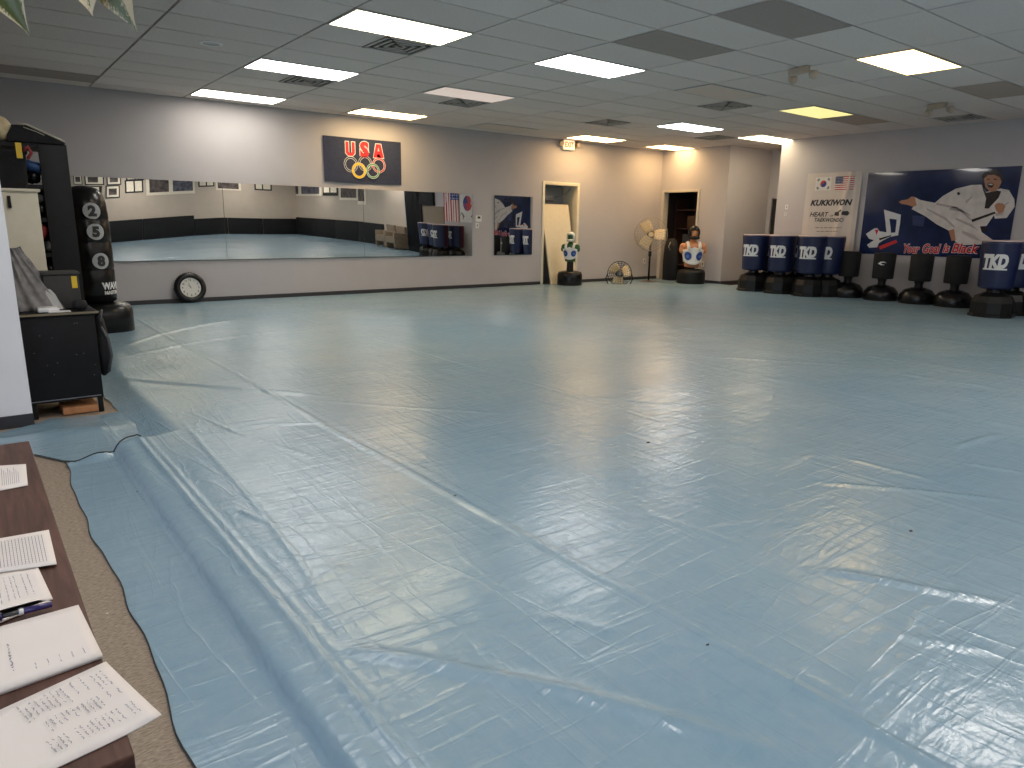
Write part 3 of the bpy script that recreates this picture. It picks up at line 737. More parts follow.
pp(m_, [(345, 232), (380, 250), (470, 268), (520, 225), (600, 180), (700, 156), (762, 154), (790, 200), (880, 178), (932, 188), (966, 245), (968, 292), (918, 362), (845, 366), (838, 345), (792, 412), (752, 414), (762, 450), (856, 517), (740, 528), (640, 532), (600, 512), (556, 440), (482, 402), (412, 352), (325, 306), (345, 280)], dob)
pp(m_, [(556, 440), (590, 430), (600, 500), (575, 505)], psk, .0015)
for q in ([(480, 268), (600, 290), (690, 340), (694, 352), (600, 305), (480, 280)], [(660, 255), (700, 225), (705, 232), (665, 275)], [(560, 300), (640, 310), (700, 372), (690, 374), (630, 325), (560, 312)],
          [(600, 360), (700, 400), (742, 440), (700, 420), (600, 372)], [(420, 300), (540, 360), (600, 420), (590, 424), (530, 372), (420, 312)], [(880, 290), (930, 262), (934, 268), (890, 300)],
          [(640, 440), (720, 470), (760, 510), (700, 490), (640, 456)], [(570, 296), (610, 292), (614, 300), (574, 306)], [(850, 330), (880, 335), (905, 310), (890, 345), (850, 350)]): pp(m_, q, dsh, .002)
pp(m_, [(245, 262), (262, 252), (300, 246), (325, 228), (345, 230), (356, 284), (335, 292), (300, 280), (262, 274)], psk, .002)
pp(m_, [(762, 150), (790, 205), (862, 190), (884, 196), (868, 236), (826, 280), (806, 304), (780, 302), (790, 240), (772, 190)], pbk, .002)
pp(m_, [(775, 110), (785, 90), (830, 78), (880, 95), (890, 130), (872, 170), (850, 195), (815, 198), (786, 170)], psk, .003)
pp(m_, [(765, 120), (770, 85), (800, 66), (850, 58), (890, 80), (900, 120), (888, 140), (876, 108), (840, 92), (800, 94), (782, 112)], pbk, .004)
for q in ([(796, 120), (812, 116), (814, 122), (798, 126)], [(836, 116), (856, 120), (855, 127), (836, 122)], [(796, 150), (820, 142), (842, 152), (828, 174), (806, 172)], [(606, 206), (620, 198), (632, 212), (616, 222)]): pp(m_, q, pbk, .005)
pp(m_, [(802, 153), (820, 147), (836, 154), (820, 158)], dob, .006)
pp(m_, [(842, 282), (862, 268), (892, 270), (912, 290), (898, 322), (872, 338), (850, 312)], psk, .003)
pp(m_, [(698, 372), (845, 322), (850, 334), (704, 388)], pbk, .003); pp(m_, [(750, 418), (790, 420), (800, 450), (768, 446)], pbk, .0015)
m_.build('figure_print', t)
m_ = MB()
pp(m_, [(152, 310), (258, 342), (252, 400), (240, 472), (222, 466), (232, 372), (190, 366), (196, 462), (168, 452), (160, 370)], pw)
pp(m_, [(186, 366), (228, 374), (222, 440), (196, 440)], pnavy, .002)
pp(m_, [(330, 345), (410, 352), (398, 416), (330, 408)], mat('print_blue', (.03, .045, .12), .2, coat=.4), .0006)
pp(m_, [(40, 462), (90, 428), (110, 424), (125, 445), (190, 455), (236, 452), (240, 470), (190, 480), (150, 500), (120, 520), (110, 545), (60, 548), (46, 530), (90, 500), (60, 492)], pw, .002)
pp(m_, [(96, 436), (106, 470), (120, 436)], pred, .003); pp(m_, [(120, 540), (228, 498), (236, 515), (128, 560)], pred, .003)
pp(m_, [(120, 490), (200, 468), (196, 476), (126, 502)], pbk, .003)
m_.build('logo_print', t)
m_ = MB()
a = quv(275, 552); b_ = quv(745, 552)
for s, x0, x1 in (('Your', 275, 375), ('Goal', 395, 505), ('is', 522, 562), ('Black', 578, 745)):
    a = quv(x0, 553-(x0-275)*.012); b_ = quv(x1, 553-(x1-275)*.0)
    for e, M, w in ((.012, pw, .001), (.004, pred, .0022)):
        put_text(m_, text_geo(s, .215, .002+e, .22, width=b_[0]-a[0]+2*(e-.004)), TP, M, (a[0]+b_[0])/2, a[1], w)
m_.build('lettering', t)

# ------------------------------------------------------------------ heavy bags with TKD
def base_poly(m_, r, h, M, n=10):
    m_.lathe([(r*.97, 0), (r, .02), (r, .07), (r*.93, .085), (r*.93, h*.62), (r*.80, h*.86), (r*.42, h), (r*.2, h)], M, n=n, smooth=False)
def bag_tkd():
    t = thing('heavy_bag', 'x', 'punching bag', (0, 0, 0), 0, 'navy heavy bags along the right wall')
    m_ = MB(); base_poly(m_, .305, .40, black, 10); m_.build('base', t, True)
    MB().lathe([(.11, .36), (.10, .47)], vinylblk, n=20).build('neck', t, True)
    R = .255; m_ = MB()
    prof = [(.02, .455), (.20, .455), (.228, .475), (.232, .50), (.262, 1.12), (.262, 1.145), (.25, 1.155)]
    # two tone: navy front half, red back half
    n = 40; vs = []; 
    for r, z in prof:
        for k in range(n): a = 2*math.pi*k/n; vs.append((r*math.cos(a), r*math.sin(a), z))
    for half, M in ((0, navy), (1, redv)):
        fs = []
        for i in range(len(prof)-1):
            for k in range(n):
                mid = 2*math.pi*(k+.5)/n; front = math.cos(mid-math.pi) > -.25
                if front == (half == 0): fs.append((i*n+k, i*n+(k+1) % n, (i+1)*n+(k+1) % n, (i+1)*n+k))
        m_.add(vs, fs, M, True)
    bod = m_.build('bag', t, True)
    m_ = MB(); m_.lathe([(.25, 1.15), (.262, 1.155), (.258, 1.168), (.20, 1.172), (.0, 1.172)], mat('bag_top', (.55, .42, .42), .4), n=40, cap=False); m_.build('rim', t, True)
    lm = MB(); TT = on_cyl((0, 0), .249, math.pi, .845, .048)
    put_text(lm, text_geo('TKD', .26, .018, .12, cuts=3, width=.33), TT, whitep, 0, .02, .007)
    decal_rect(lm, -.165, -.105, .165, -.082, whitep, TT, .007, 12, 1)
    lm.build('lettering', bod, True)
    return t
bag0 = bag_tkd(); first = [True]
def place_bag(x, y, rz, label):
    if first[0]:
        first[0] = False; bag0.location = (x, y, .006); bag0.rotation_euler.z = rz; bag0['label'] = label; return bag0
    return dup(bag0, (x, y, .006), rz, label)
def along(px, py, X): w_ = atx(px, py, X); return w_.y
for px, X, rz, lab in ((754.5, 12.90, .16, 'navy TKD heavy bag at the alcove end, leftmost in the front row'), (781.5, 12.90, .16, 'second navy TKD heavy bag from the alcove corner, front row'), (811, 12.90, .20, 'third navy TKD heavy bag from the alcove, in front of the hanging banner'),
                       (769, 13.41, .3, 'navy heavy bag mostly hidden behind the first and second TKD bags'), (797, 13.41, .3, 'navy heavy bag mostly hidden behind the second and third TKD bags'), (829, 13.2, .02, 'fourth navy TKD heavy bag beside the first black kids bag, half hidden'),
                       (1000, 12.35, .10, 'nearest navy TKD heavy bag at the right edge, below the poster')):
    place_bag(X, along(px, 258, X), rz, lab)
place_bag(12.98, along(1017, 258, 12.98), .3, 'navy heavy bag cut by the right edge of the photo, behind the nearest one')
MIRBAGS = [(12.75, 3.05, -.9, 'navy and red heavy bag right of the frame, third from the curtain in the mirror'), (13.38, 2.95, -.9, 'heavy bag right of the frame close to the wall, under the flags in the mirror'),
           (12.80, 2.40, -1.0, 'navy heavy bag right of the frame, second from the curtain in the mirror'), (13.20, 1.85, -.2, 'red-backed heavy bag nearest the curtain, seen in the mirror')]
for x, y, rz, lab in MIRBAGS: place_bag(x, y, rz, lab)

def bag_kid():
    t = thing('youth_bag', 'x', 'punching bag', (0, 0, 0), 0, 'small black freestanding bags under the poster')
    MB().lathe([(.275, 0), (.29, .02), (.29, .17), (.275, .20), (.22, .27), (.11, .31), (.09, .31)], vinylblk, n=36).build('base', t, True)
    MB().lathe([(.075, .29), (.065, .36), (.085, .43)], black, n=18).build('neck', t, True)
    MB().lathe([(.02, .425), (.17, .425), (.178, .44), (.185, .87), (.18, .89), (.10, .895), (.02, .895)], blacksoft, n=32).build('bag', t, True)
    return t
k0 = bag_kid()
for i, (px, lab) in enumerate(((850, 'small black freestanding bag under the Kukkiwon banner, next to the navy bags'), (884.5, 'small black freestanding bag with a white swoosh-like mark on its front'), (922, 'small black freestanding bag under the middle of the poster'), (958.5, 'small black freestanding bag beside the nearest navy bag'))):
    y = along(px, 262, 13.38); loc = (13.38, y, .006)
    if i == 0: k0.location = loc; k0['label'] = lab; r = k0
    else: r = dup(k0, loc, 0, lab)
    if i == 1:
        m_ = MB(); TT = on_cyl((0, 0), .195, math.pi+.25, .70)
        pts = [(-.07, .0), (-.03, .035), (.03, .04), (.07, .015), (.02, .022), (-.02, .01), (.0, -.01), (.05, -.02), (-.01, -.028)]
        m_.prism([(a, b_) for a, b_ in pts], lambda v: TT(Vector((v.x, v.y, v.z+.004))), whitep, .002); lg = m_.build('logo_print', r, True)

# ------------------------------------------------------------------ training dummies
def dummy(label, loc, rz, sk, gear, s=1., baseh=.33, br=.27, basesh=None, tall=1.18, neck=None):
    t = thing('training_dummy', label, 'training dummy', loc, rz)
    m_ = MB(); m_.lathe([(br*.97, 0), (br, .015), (br, baseh*.75), (br*.92, baseh*.93), (br*.6, baseh), (.08, baseh)], black if basesh else vinylblk, n=36); m_.build('base', t, True)
    MB().lathe([(.075, baseh-.01), (.07, neck)], black, n=20).build('post', t, True)
    # body: torso, shoulder stubs, neck, head fused by voxel remesh. faces -Y locally
    z0 = neck; B = MB()
    def ell(c, r): B.ball((c[0]*s, c[1]*s, z0+c[2]*s), (r[0]*s, r[1]*s, r[2]*s), sk, 20)
    B.lathe([(.10*s, 0), (.15*s, .01*s), (.158*s, .06*s), (.150*s, .14*s), (.165*s, .24*s), (.195*s, .36*s), (.205*s, .43*s), (.17*s, .49*s), (.08*s, .53*s)], sk, (0, 0, z0), 28, sy=.66)
    for q in (-1, 1):
        ell((q*.20, 0, .42), (.075, .08, .085)); ell((q*.225, -.01, .36), (.06, .065, .075)); ell((q*.085, -.085, .38), (.08, .045, .06)); ell((q*.05, -.085, .16), (.05, .03, .09))
    B.lathe([(.065*s, .48*s), (.062*s, .62*s)], sk, (0, -.01*s, z0), 18)
    ell((0, -.02, .70), (.085, .105, .12)); ell((0, -.07, .64), (.05, .05, .045)); ell((0, -.128, .69), (.014, .022, .03)); ell((0, -.115, .665), (.022, .015, .01)); ell((0, -.11, .735), (.06, .025, .014))
    for q in (-1, 1): ell((q*.088, 0, .69), (.012, .024, .033)); ell((q*.035, -.112, .705), (.02, .01, .012))
    ell((0, -.112, .645), (.035, .012, .008)); ell((0, -.108, .628), (.03, .016, .01))
    bo = B.build('body', t, True)
    md = bo.modifiers.new('fuse', 'REMESH'); md.mode = 'VOXEL'; md.voxel_size = .009; md.use_smooth_shade = True
    dg = bpy.context.evaluated_depsgraph_get(); nm = bpy.data.meshes.new_from_object(bo.evaluated_get(dg)); bo.modifiers.clear(); bo.data = nm
    if not nm.materials: nm.materials.append(sk)
    # eyes and mouth painted on
    fm = MB()
    for q in (-1, 1): fm.ball((q*.035*s, -.121*s, z0+.705*s), (.014*s, .006*s, .007*s), white, 10); fm.ball((q*.035*s, -.126*s, z0+.705*s), (.006*s, .004*s, .006*s), ink, 8)
    fm.ball((0, -.124*s, z0+.636*s), (.024*s, .005*s, .005*s), mat('mouth', (.25, .06, .05), .5), 10); fm.build('face_paint', t, True)
    # chest guard: curved white panel with straps
    gm = MB()
    def gp_(u, v, w=0):    # u angle, v height
        r0 = np.interp(v, [.05, .14, .24, .36, .43, .49], [.158, .15, .165, .195, .205, .17])*s
        return Vector((math.sin(u)*(r0+.032*s+w), -math.cos(u)*(r0*.66+.050*s+w), z0+v*s))
    vs = []; fs = []; n, k = 30, 12
    for i in range(n+1):
        u = -1.75+3.5*i/n; lo = .13-.07*math.cos(u)**2 if abs(u) < 1.2 else .12; hi = .42-.06*abs(math.sin(u))
        for j in range(k+1): vs.append(gp_(u, lo+(hi-lo)*j/k))
    for i in range(n):
        for j in range(k): a = i*(k+1)+j; fs.append((a, a+1, a+k+2, a+k+1))
    gw = mat('guard_white', (.70, .70, .70), .4, var=.04)
    gm.add(vs, fs, gw, True)
    for q in (-1, 1):
        st = [gp_(q*.45, .36, .004), gp_(q*.5, .43, .004), Vector((q*.115*s, -.03*s, z0+.515*s)), Vector((q*.12*s, .05*s, z0+.50*s)), Vector((q*.10*s, .13*s, z0+.38*s))]
        gm.tube(st, .026*s, gw, 8)
    g = gm.build('chest_guard', t, True)
    sm = g.modifiers.new('thick', 'SOLIDIFY'); sm.thickness = .015; sm.offset = 0
    for q in (-1, 1):
        dm = MB(); vs = []
        for k_ in range(24):
            a = 2*math.pi*k_/24; vs.append(gp_(q*.62+.40*math.cos(a), .24+.088*math.sin(a), .012))
        vs.append(gp_(q*.62, .235, .016)); dm.add(vs, [(24, i, (i+1) % 24) for i in range(24)], bluedot, True)
        vs = []
        for k_ in range(16):
            a = 2*math.pi*k_/16; vs.append(gp_(q*.62+.15*math.cos(a), .235+.025*math.sin(a), .0185))
        dm.add(vs, [list(range(16))], mat('dot_light', (.10, .2, .5), .4)); dm.build('target_dot', g, True)
    # head guard: shell around skull with open face
    hm = MB(); vs = []; fs = []; n, k = 32, 14; c_ = Vector((0, -.015*s, z0+.71*s)); rr = Vector((.104, .118, .128))*s
    idx = {}
    for j in range(k+1):
        ph = -.75+(math.pi/2+.75)*j/k
        for i in range(n):
            th_ = 2*math.pi*i/n
            idx[i, j] = len(vs); vs.append(c_+Vector((rr.x*math.cos(ph)*math.sin(th_), -rr.y*math.cos(ph)*math.cos(th_), rr.z*math.sin(ph))))
    for j in range(k):
        ph = -.75+(math.pi/2+.75)*(j+.5)/k
        for i in range(n):
            th_ = 2*math.pi*(i+.5)/n; th_ = (th_+math.pi) % (2*math.pi)-math.pi
            if abs(th_) < .88 and ph < .40: continue
            fs.append((idx[i, j], idx[(i+1) % n, j], idx[(i+1) % n, j+1], idx[i, j+1]))
    hm.add(vs, fs, gear, True)
    hm.tube([c_+Vector((math.sin(a)*rr.x*.98, -math.cos(a)*rr.y*.98-.004, -.098*s)) for a in np.linspace(-.9, .9, 10)], .014*s, gear, 8)
    h_ = hm.build('head_guard', t, True); sm = h_.modifiers.new('thick', 'SOLIDIFY'); sm.thickness = .022*s; sm.offset = 1
    return t
dummy('green rubber torso dummy in white head guard and white chest guard by the doorway', (10.42, 11.40, .006), math.radians(-54), greenr, mat('guard_white2', (.62, .66, .62), .4), .74, .335, .27, None, neck=.53)
dummy('flesh-toned torso dummy in black head guard and white chest guard in the far corner', (13.28, 10.40, .006), math.radians(-41), skin, vinylblk, 1.10, .36, .315, True, neck=.39)

# ------------------------------------------------------------------ fans
def cage(m_, R, dep, M, nr=24, rings=5, wr=.0035):
    m_.tube([(R*math.cos(a), 0, R*math.sin(a)) for a in np.linspace(0, 2*math.pi, 41)[:-1]], wr*2.6, M, 8, True)
    for sgn in (-1, 1):
        for k in range(1, rings):
            r = R*k/rings; y = sgn*dep*math.sqrt(1-(k/rings)**2); m_.tube([(r*math.cos(a), y, r*math.sin(a)) for a in np.linspace(0, 2*math.pi, 33)[:-1]], wr, M, 4, True)
        for k in range(nr):
            a = 2*math.pi*k/nr; m_.tube([(R*s_*math.cos(a), sgn*dep*math.sqrt(max(0, 1-s_**2)), R*s_*math.sin(a)) for s_ in (.12, .35, .6, .8, .93, 1)], wr, M, 4)
def blade(ang, r0, r1, w, M):
    m_ = MB(); d = Vector((math.cos(ang), 0, math.sin(ang))); s_ = Vector((-math.sin(ang), 0, math.cos(ang))); y = Vector((0, 1, 0)); n = 8; vs = []; fs = []
    for i in range(n+1):
        r = r0+(r1-r0)*i/n; ww = w*(.72+.34*math.sin(i/n*math.pi*.75))
        for j in range(5): q = (j/4-.5); vs.append(d*r+s_*q*ww+y*(q*.10*(1-.3*i/n)+.012*(1-4*q*q)))
    for i in range(n):
        for j in range(4): a = i*5+j; fs.append((a, a+1, a+6, a+5))
    m_.add(vs, fs, M, True); return m_
def fan(name, label, loc, rz, R, hz, angs, pedestal):
    t = thing(name, label, 'fan', loc, rz)
    def up(m_): m_.v = [v+Vector((0, 0, hz)) for v in m_.v]; return m_
    m_ = MB(); cage(m_, R, .11 if pedestal else .09, mat('cage_gold', (.42, .33, .22), .4, .6) if pedestal else black, 28 if pedestal else 22, 6, .003); up(m_).build('cage', t, True)
    for a in angs:
        b_ = up(blade(math.radians(a), .07, R*.86, R*(.62 if pedestal else .85), bladem)).build('blade', t, True); sm = b_.modifiers.new('thick', 'SOLIDIFY'); sm.thickness = .006
    m_ = MB(); m_.lathe([(.055, -.05), (.065, -.02), (.065, .03), (.03, .05)], bladem if pedestal else grey, n=20); m_.v = [Vector((v.x, v.z, v.y)) for v in m_.v]; up(m_).build('hub', t, True)
    m_ = MB(); m_.lathe([(.05, 0), (.09, .02), (.09, .15), (.06, .19)], darkgrey, n=24); m_.v = [Vector((v.x, v.z+.03, v.y)) for v in m_.v]; up(m_).build('motor', t, True)
    if pedestal:
        m_ = MB(); m_.tube([(0, .10, .02), (0, .10, hz-.08), (0, .10, hz)], .022, black, 12); m_.box((-.035, .07, hz-.5), (.035, .13, hz-.38), black, .008); m_.build('pole', t, True)
        m_ = MB(); m_.lathe([(.32, .0), (.325, .012), (.30, .028), (.10, .045), (.035, .06)], mat('brown_iron', (.07, .045, .035), .5), (0, .1, 0), 40); m_.build('base', t, True)
    else:
        m_ = MB(); m_.tube([(-.26, .0, hz), (-.30, .0, .16), (-.24, .04, .012), (-.24, -.14, .012), (.24, -.14, .012), (.24, .04, .012), (.30, 0, .16), (.26, 0, hz)], .011, black, 8)
        m_.tube([(-.24, .16, .012), (-.24, -.14, .012)], .011, black, 8); m_.tube([(.24, .16, .012), (.24, -.14, .012)], .011, black, 8); m_.build('stand', t, True)
    return t
fan('pedestal_fan', 'tall pedestal fan with wire cage and cream blades in the far corner', (12.72, 11.18, .006), math.radians(-48), .375, 1.12, (0, 122, 238), True)
fan('floor_fan', 'round floor fan with cream blades standing low by the back wall', (11.59, 11.04, .006), math.radians(-42), .265, .268, (20, 140, 260), False)

# storeroom clutter seen through the dark doorway
t = thing('storage_rack', 'dark brown storage rack inside the dim doorway', 'shelf', (XR+.95, 11.1, 0))
bw2 = mat('brown_wood', (.07, .03, .018), .6, var=.3)
for y in (10.55, 11.2, 11.9):
    MB().box((XR+.7, y, 0), (XR+1.2, y+.04, 2.0), bw2).build('upright', t)
for z in (.35, .8, 1.25, 1.7): MB().box((XR+.7, 10.55, z), (XR+1.2, 11.94, z+.03), bw2).build('shelf', t)
cols = [('red', (.16, .03, .02)), ('brown', (.14, .07, .035)), ('grey', (.07, .07, .075)), ('tan', (.2, .12, .07))]
for i, (y, z, w_, h_, ci, wh) in enumerate(((10.62, .38, .3, .3, 1, 'lowest shelf, right side'), (11.25, .38, .35, .28, 3, 'lowest shelf, left side'), (10.65, .83, .28, .25, 0, 'second shelf, right side'), (11.3, .83, .4, .3, 2, 'second shelf, left side'), (10.62, 1.28, .35, .3, 3, 'third shelf, right side'), (11.28, 1.28, .3, .3, 1, 'third shelf, left side'))):
    tag(MB().box((XR+.74, y, z), (XR+1.1, y+w_, z+h_), mat('box_'+cols[ci][0], cols[ci][1], .7, var=.2), .008).build('storage_box'), '%s box in the dim doorway rack, %s' % (cols[ci][0], wh), 'box', 'boxes in the storeroom rack')
t = MB(); t.lathe([(.16, 0), (.20, .04), (.21, .5), (.19, .85), (.12, 1.0), (.05, 1.02)], blacksoft, (XR-.16, 11.28, .006), 24, sx=.62); t.tube([(XR-.30, 11.2, .75), (XR-.36, 11.2, .85), (XR-.30, 11.2, .95)], .012, chrome, 6)
tag(t.build('duffel_bag'), 'tall black bag standing in the dark doorway behind the pedestal fan', 'bag')
t = MB(); t.tube([(13.12, 11.62, .02), (13.0, 11.72, .03), (13.2, 11.66, .02), (13.3, 11.6, .05), (13.1, 11.74, .02), (13.35, 11.72, .02), (13.55, 11.6, .02)], .012, mat('grey_cable', (.35, .34, .33), .5), 6)
tag(t.build('power_cable'), 'grey cable coiled on the floor beside the pedestal fan', 'cable')

# ------------------------------------------------------------------ number bag by the left mirror
t = thing('heavy_bag', 'tall black heavy bag with white circled numbers standing before the left mirror', 'punching bag', (1.16, 9.33, .006))
MB().lathe([(.345, 0), (.37, .03), (.37, .27), (.345, .325), (.25, .35), (.10, .365)], vinylblk, n=44, e=3.2, c=(0, 0, 0)).build('base', t, True)
bgR = .225
prof = [(.05, .36), (.19, .36), (.222, .38), (.226, .55), (.228, .72), (.222, .735), (.228, .75), (.228, 1.02), (.221, 1.035), (.227, 1.05), (.226, 1.27), (.219, 1.285), (.224, 1.30), (.215, 1.46), (.19, 1.56), (.14, 1.62), (.06, 1.645), (.0, 1.65)]
MB().lathe(prof, vinylblk, n=48, c=(.01, 0, 0), cap=False).build('bag', t, True)
phi0 = math.atan2(-9.2, -1.15+.9)
for ch, z, dx in (('2', 1.375, .20), ('5', 1.15, .27), ('8', .83, .36)):
    m_ = MB(); TT = on_cyl((.01, 0), .226, phi0+dx, z, -.06 if ch == '2' else 0)
    N_ = 28; vs = [TT(Vector((0, 0, .007)))]
    for rr_ in (.03, .06, .088):
        vs += [TT(Vector((rr_*math.cos(2*math.pi*k/N_), rr_*math.sin(2*math.pi*k/N_), .007))) for k in range(N_)]
    fs = [(0, 1+k, 1+(k+1) % N_) for k in range(N_)]
    for q in (0, 1): fs += [(1+q*N_+k, 1+q*N_+(k+1) % N_, 1+(q+1)*N_+(k+1) % N_, 1+(q+1)*N_+k) for k in range(N_)]
    m_.add(vs, fs, silver)
    put_text(m_, text_geo(ch, .145, .010, cuts=2), TT, ink, 0, 0, .011); m_.build('number_badge', t, True)
m_ = MB(); TT = on_cyl((.01, 0), .226, phi0+.80, .55); put_text(m_, text_geo('WAVE', .10, .006, cuts=2, width=.24), TT, whitep, 0, 0, .006)
put_text(m_, text_geo('MASTER', .05, .003, cuts=2, width=.2), TT, whitep, 0, -.075, .006); m_.build('lettering', t, True)
tag(MB().tube([atz(x, y, .02) for x, y in ((131, 311), (137, 311), (144, 310), (152, 308), (157, 307))], .008, black, 6).ball(atz(158, 307, .02), .018, black, 8).build('power_cable'), 'short black cable on the blue floor beside the numbered heavy bag', 'cable')

# ------------------------------------------------------------------ left cluster
t = thing('low_cabinet', 'scratched black metal cabinet on legs beside the white wall', 'cabinet', (.46, 5.65, 0))
m_ = MB(); m_.box((.235, 5.42, .105), (.665, 5.86, .675), blackwood, .006); m_.build('body', t)
m_ = MB(); m_.box((.23, 5.40, .675), (.685, 5.88, .695), blackwood, .004); m_.box((.23, 5.395, .683), (.69, 5.40, .697), mat('brass_edge', (.25, .2, .13), .4, .5)); m_.build('top', t)
m_ = MB()
m_.box((.25, 5.415, .118), (.65, 5.42, .124), grey); m_.build('rail', t)
for x in (.25, .63):
    for y in (5.43, 5.82): MB().box((x, y, 0), (x+.03, y+.03, .11), blackwood, .003).build('leg', t)
m_ = MB()
for k in range(12): x = random.uniform(.26, .64); z = random.uniform(.16, .65); m_.box((x, 5.4185, z), (x+random.uniform(.003, .007), 5.42, z+.003), grey)
m_.build('scratches', t)
t = MB(); t.box((.42, 5.43, .008), (.625, 5.72, .055), orangew, .003); tag(t.build('wooden_block'), 'orange-brown wooden block under the black cabinet', 'wood block')
t = MB(); t.box((.49, 5.76, .008), (.66, 5.86, .14), cream, .003); tag(t.build('cardboard_box'), 'pale box far under the black cabinet', 'box')
# backpack hanging at the cabinet's right side
t = thing('backpack', 'black backpack hanging down the right side of the black cabinet', 'backpack', (.72, 5.6, .2))
m_ = MB(); m_.lathe([(.02, .22), (.075, .26), (.09, .38), (.085, .52), (.06, .62), (.02, .66)], blacksoft, (.705, 5.62, 0), 20, sx=.55, sy=1.7, e=2.6); m_.build('body', t)
m_ = MB(); m_.tube([(.70, 5.48, .58), (.735, 5.46, .5), (.745, 5.46, .38), (.72, 5.47, .27)], .010, darkgrey, 6); m_.tube([(.69, 5.55, .64), (.72, 5.5, .69), (.70, 5.46, .62)], .008, darkgrey, 6); m_.build('strap', t)
m_ = MB(); m_.ball((.72, 5.66, .36), (.045, .09, .10), mat('mint_cover', (.18, .36, .33), .5), 16); tag(m_.build('kick_shield'), 'pale green rounded pad peeping out behind the backpack', 'pad')
# cream cabinet behind
t = thing('cream_cabinet', 'cream upright cabinet between the white wall and the black shelf', 'cabinet', (.2, 6.1, 0))
m_ = MB(); m_.box((-.25, 5.93, .0), (.475, 6.14, 1.47), cream, .004); m_.build('body', t)
m_ = MB(); m_.box((-.27, 5.91, 1.47), (.49, 6.15, 1.49), cream, .004); m_.build('top', t)
m_ = MB(); m_.box((.30, 5.905, 1.36), (.318, 5.925, 1.44), black, .003); m_.box((.302, 5.925, 1.365), (.316, 5.93, 1.38), black); m_.build('handle', t)
# black shelf unit
SX0, SX1, SY0, SY1, SZ = -.35, .71, 6.20, 6.62, 1.815
t = thing('shelf_unit', 'tall black open shelf unit with thick posts at the left', 'shelf', ((SX0+SX1)/2, (SY0+SY1)/2, 0))
for x0, x1 in ((SX0, SX0+.06), (.535, SX1)):
    MB().box((x0, SY0, 0), (x1, SY0+.04, SZ), blackwood, .003).build('post', t)
    MB().box((x1-.03 if x0 > 0 else x0, SY0+.04, 0), (x1 if x0 > 0 else x0+.03, SY1, SZ), blackwood).build('side_panel', t)
for z in (.35, .75, 1.02, 1.27, 1.5, SZ-.03): MB().box((SX0+.01, SY0+.005, z), (SX1-.01, SY1, z+.03), blackwood).build('shelf', t)
MB().box((SX0+.03, SY1-.02, .3), (SX1-.03, SY1-.01, 1.52), blackwood).build('back_panel', t)
MB().box((.37, SY1-.02, 1.52), (.42, SY1-.01, SZ), blackwood).build('back_panel', t)
def soft(name, c, r, M, label, cat, rz=0, e=2.6, grp=None):
    m_ = MB(); n = 20; prof = [(.3, -.98), (.8, -.85), (1, -.3), (1, .35), (.82, .85), (.3, .99)]
    m_.lathe([(a, b_) for a, b_ in prof], M, n=n, e=e); R = Matrix.Rotation(rz, 3, 'Y')
    m_.v = [R@Vector((v.x*r[0], v.y*r[1], v.z*r[2]))+Vector(c)+Vector((0, 0, .004*math.sin(v.x*9+v.z*7))) for v in m_.v]
    return tag(m_.build(name), label, cat, grp)
blue_b = mat('blue_fabric', (.03, .08, .22), .5, bump=.2); redf = mat('red_fabric', (.25, .02, .02), .6)
# items are placed inside the open cells of the shelf
soft('rolled_mat', (.50, 6.36, 1.655), (.085, .14, .04), blue_b, 'rolled blue mat on the top shelf cell, slanting down', 'mat', .3)
soft('sparring_helmet', (.49, 6.34, 1.585), (.05, .1, .045), vinylblk, 'glossy black helmet beneath the rolled blue mat', 'helmet')
soft('sparring_glove', (.51, 6.33, 1.36), (.045, .1, .045), vinylblk, 'glossy black glove on the shelf beside the cream cabinet top', 'glove', .5)
soft('sparring_glove', (.51, 6.30, 1.435), (.03, .08, .028), darkgrey, 'dark grey glove piled on the glossy black glove', 'glove', .4)
soft('foot_guard', (.495, 6.3, 1.20), (.04, .08, .05), redf, 'red and black foot guard on the middle shelf', 'foot guard', .2)
soft('foot_guard', (.53, 6.28, 1.095), (.032, .08, .04), darkgrey, 'grey foot guard under the red one', 'foot guard', .2)
soft('foot_guard', (.50, 6.28, .83), (.035, .08, .045), redf, 'small red pad on the lower shelf behind the dark box', 'foot guard')
soft('sparring_glove', (.52, 6.29, .93), (.04, .08, .035), vinylblk, 'black glove lying over the small red pad', 'glove', -.3)
# bin with yellow tag on the top cell, folded gear above
t = thing('storage_bin', 'black bin with a yellow tag in the left shelf cell', 'bin', (.36, 6.1, 1.49))
m_ = MB(); m_.lathe([(.13, 1.495), (.145, 1.51), (.155, 1.72), (.165, 1.725), (.165, 1.74)], blacksoft, (.29, 6.07, 0), 28, e=5, sy=.55); m_.build('body', t)
MB().box((.388, 5.972, 1.69), (.422, 5.976, 1.79), yellowm).build('tag', t)
m_ = MB(); m_.tube([(.43, 6.0, 1.74), (.46, 6.0, 1.77), (.475, 6.0, 1.73), (.45, 6.0, 1.69)], .012, redf, 6); m_.build('strap', t)
t = thing('gear_bag', 'dark folded bag with pale piping lying on top of the black shelf', 'bag', (.53, 6.3, SZ))
vs = []; fs = []; n, k = 16, 8
def bagz(u): return np.interp(u, [0, .12, .35, 1], [.04, .11, .115, .015])
for i in range(n+1):
    for j in range(k+1): u = i/n; v = j/k; vs.append((.36+.34*u, 6.18+.36*v, SZ+bagz(u)+.012*math.sin(v*math.pi)))
b0 = len(vs)
for i in range(n+1):
    for j in range(k+1): vs.append((.36+.34*(i/n), 6.18+.36*j/k, SZ+.002))
for base in (0, b0):
    for i in range(n):
        for j in range(k): a = base+i*(k+1)+j; fs.append((a, a+1, a+k+2, a+k+1))
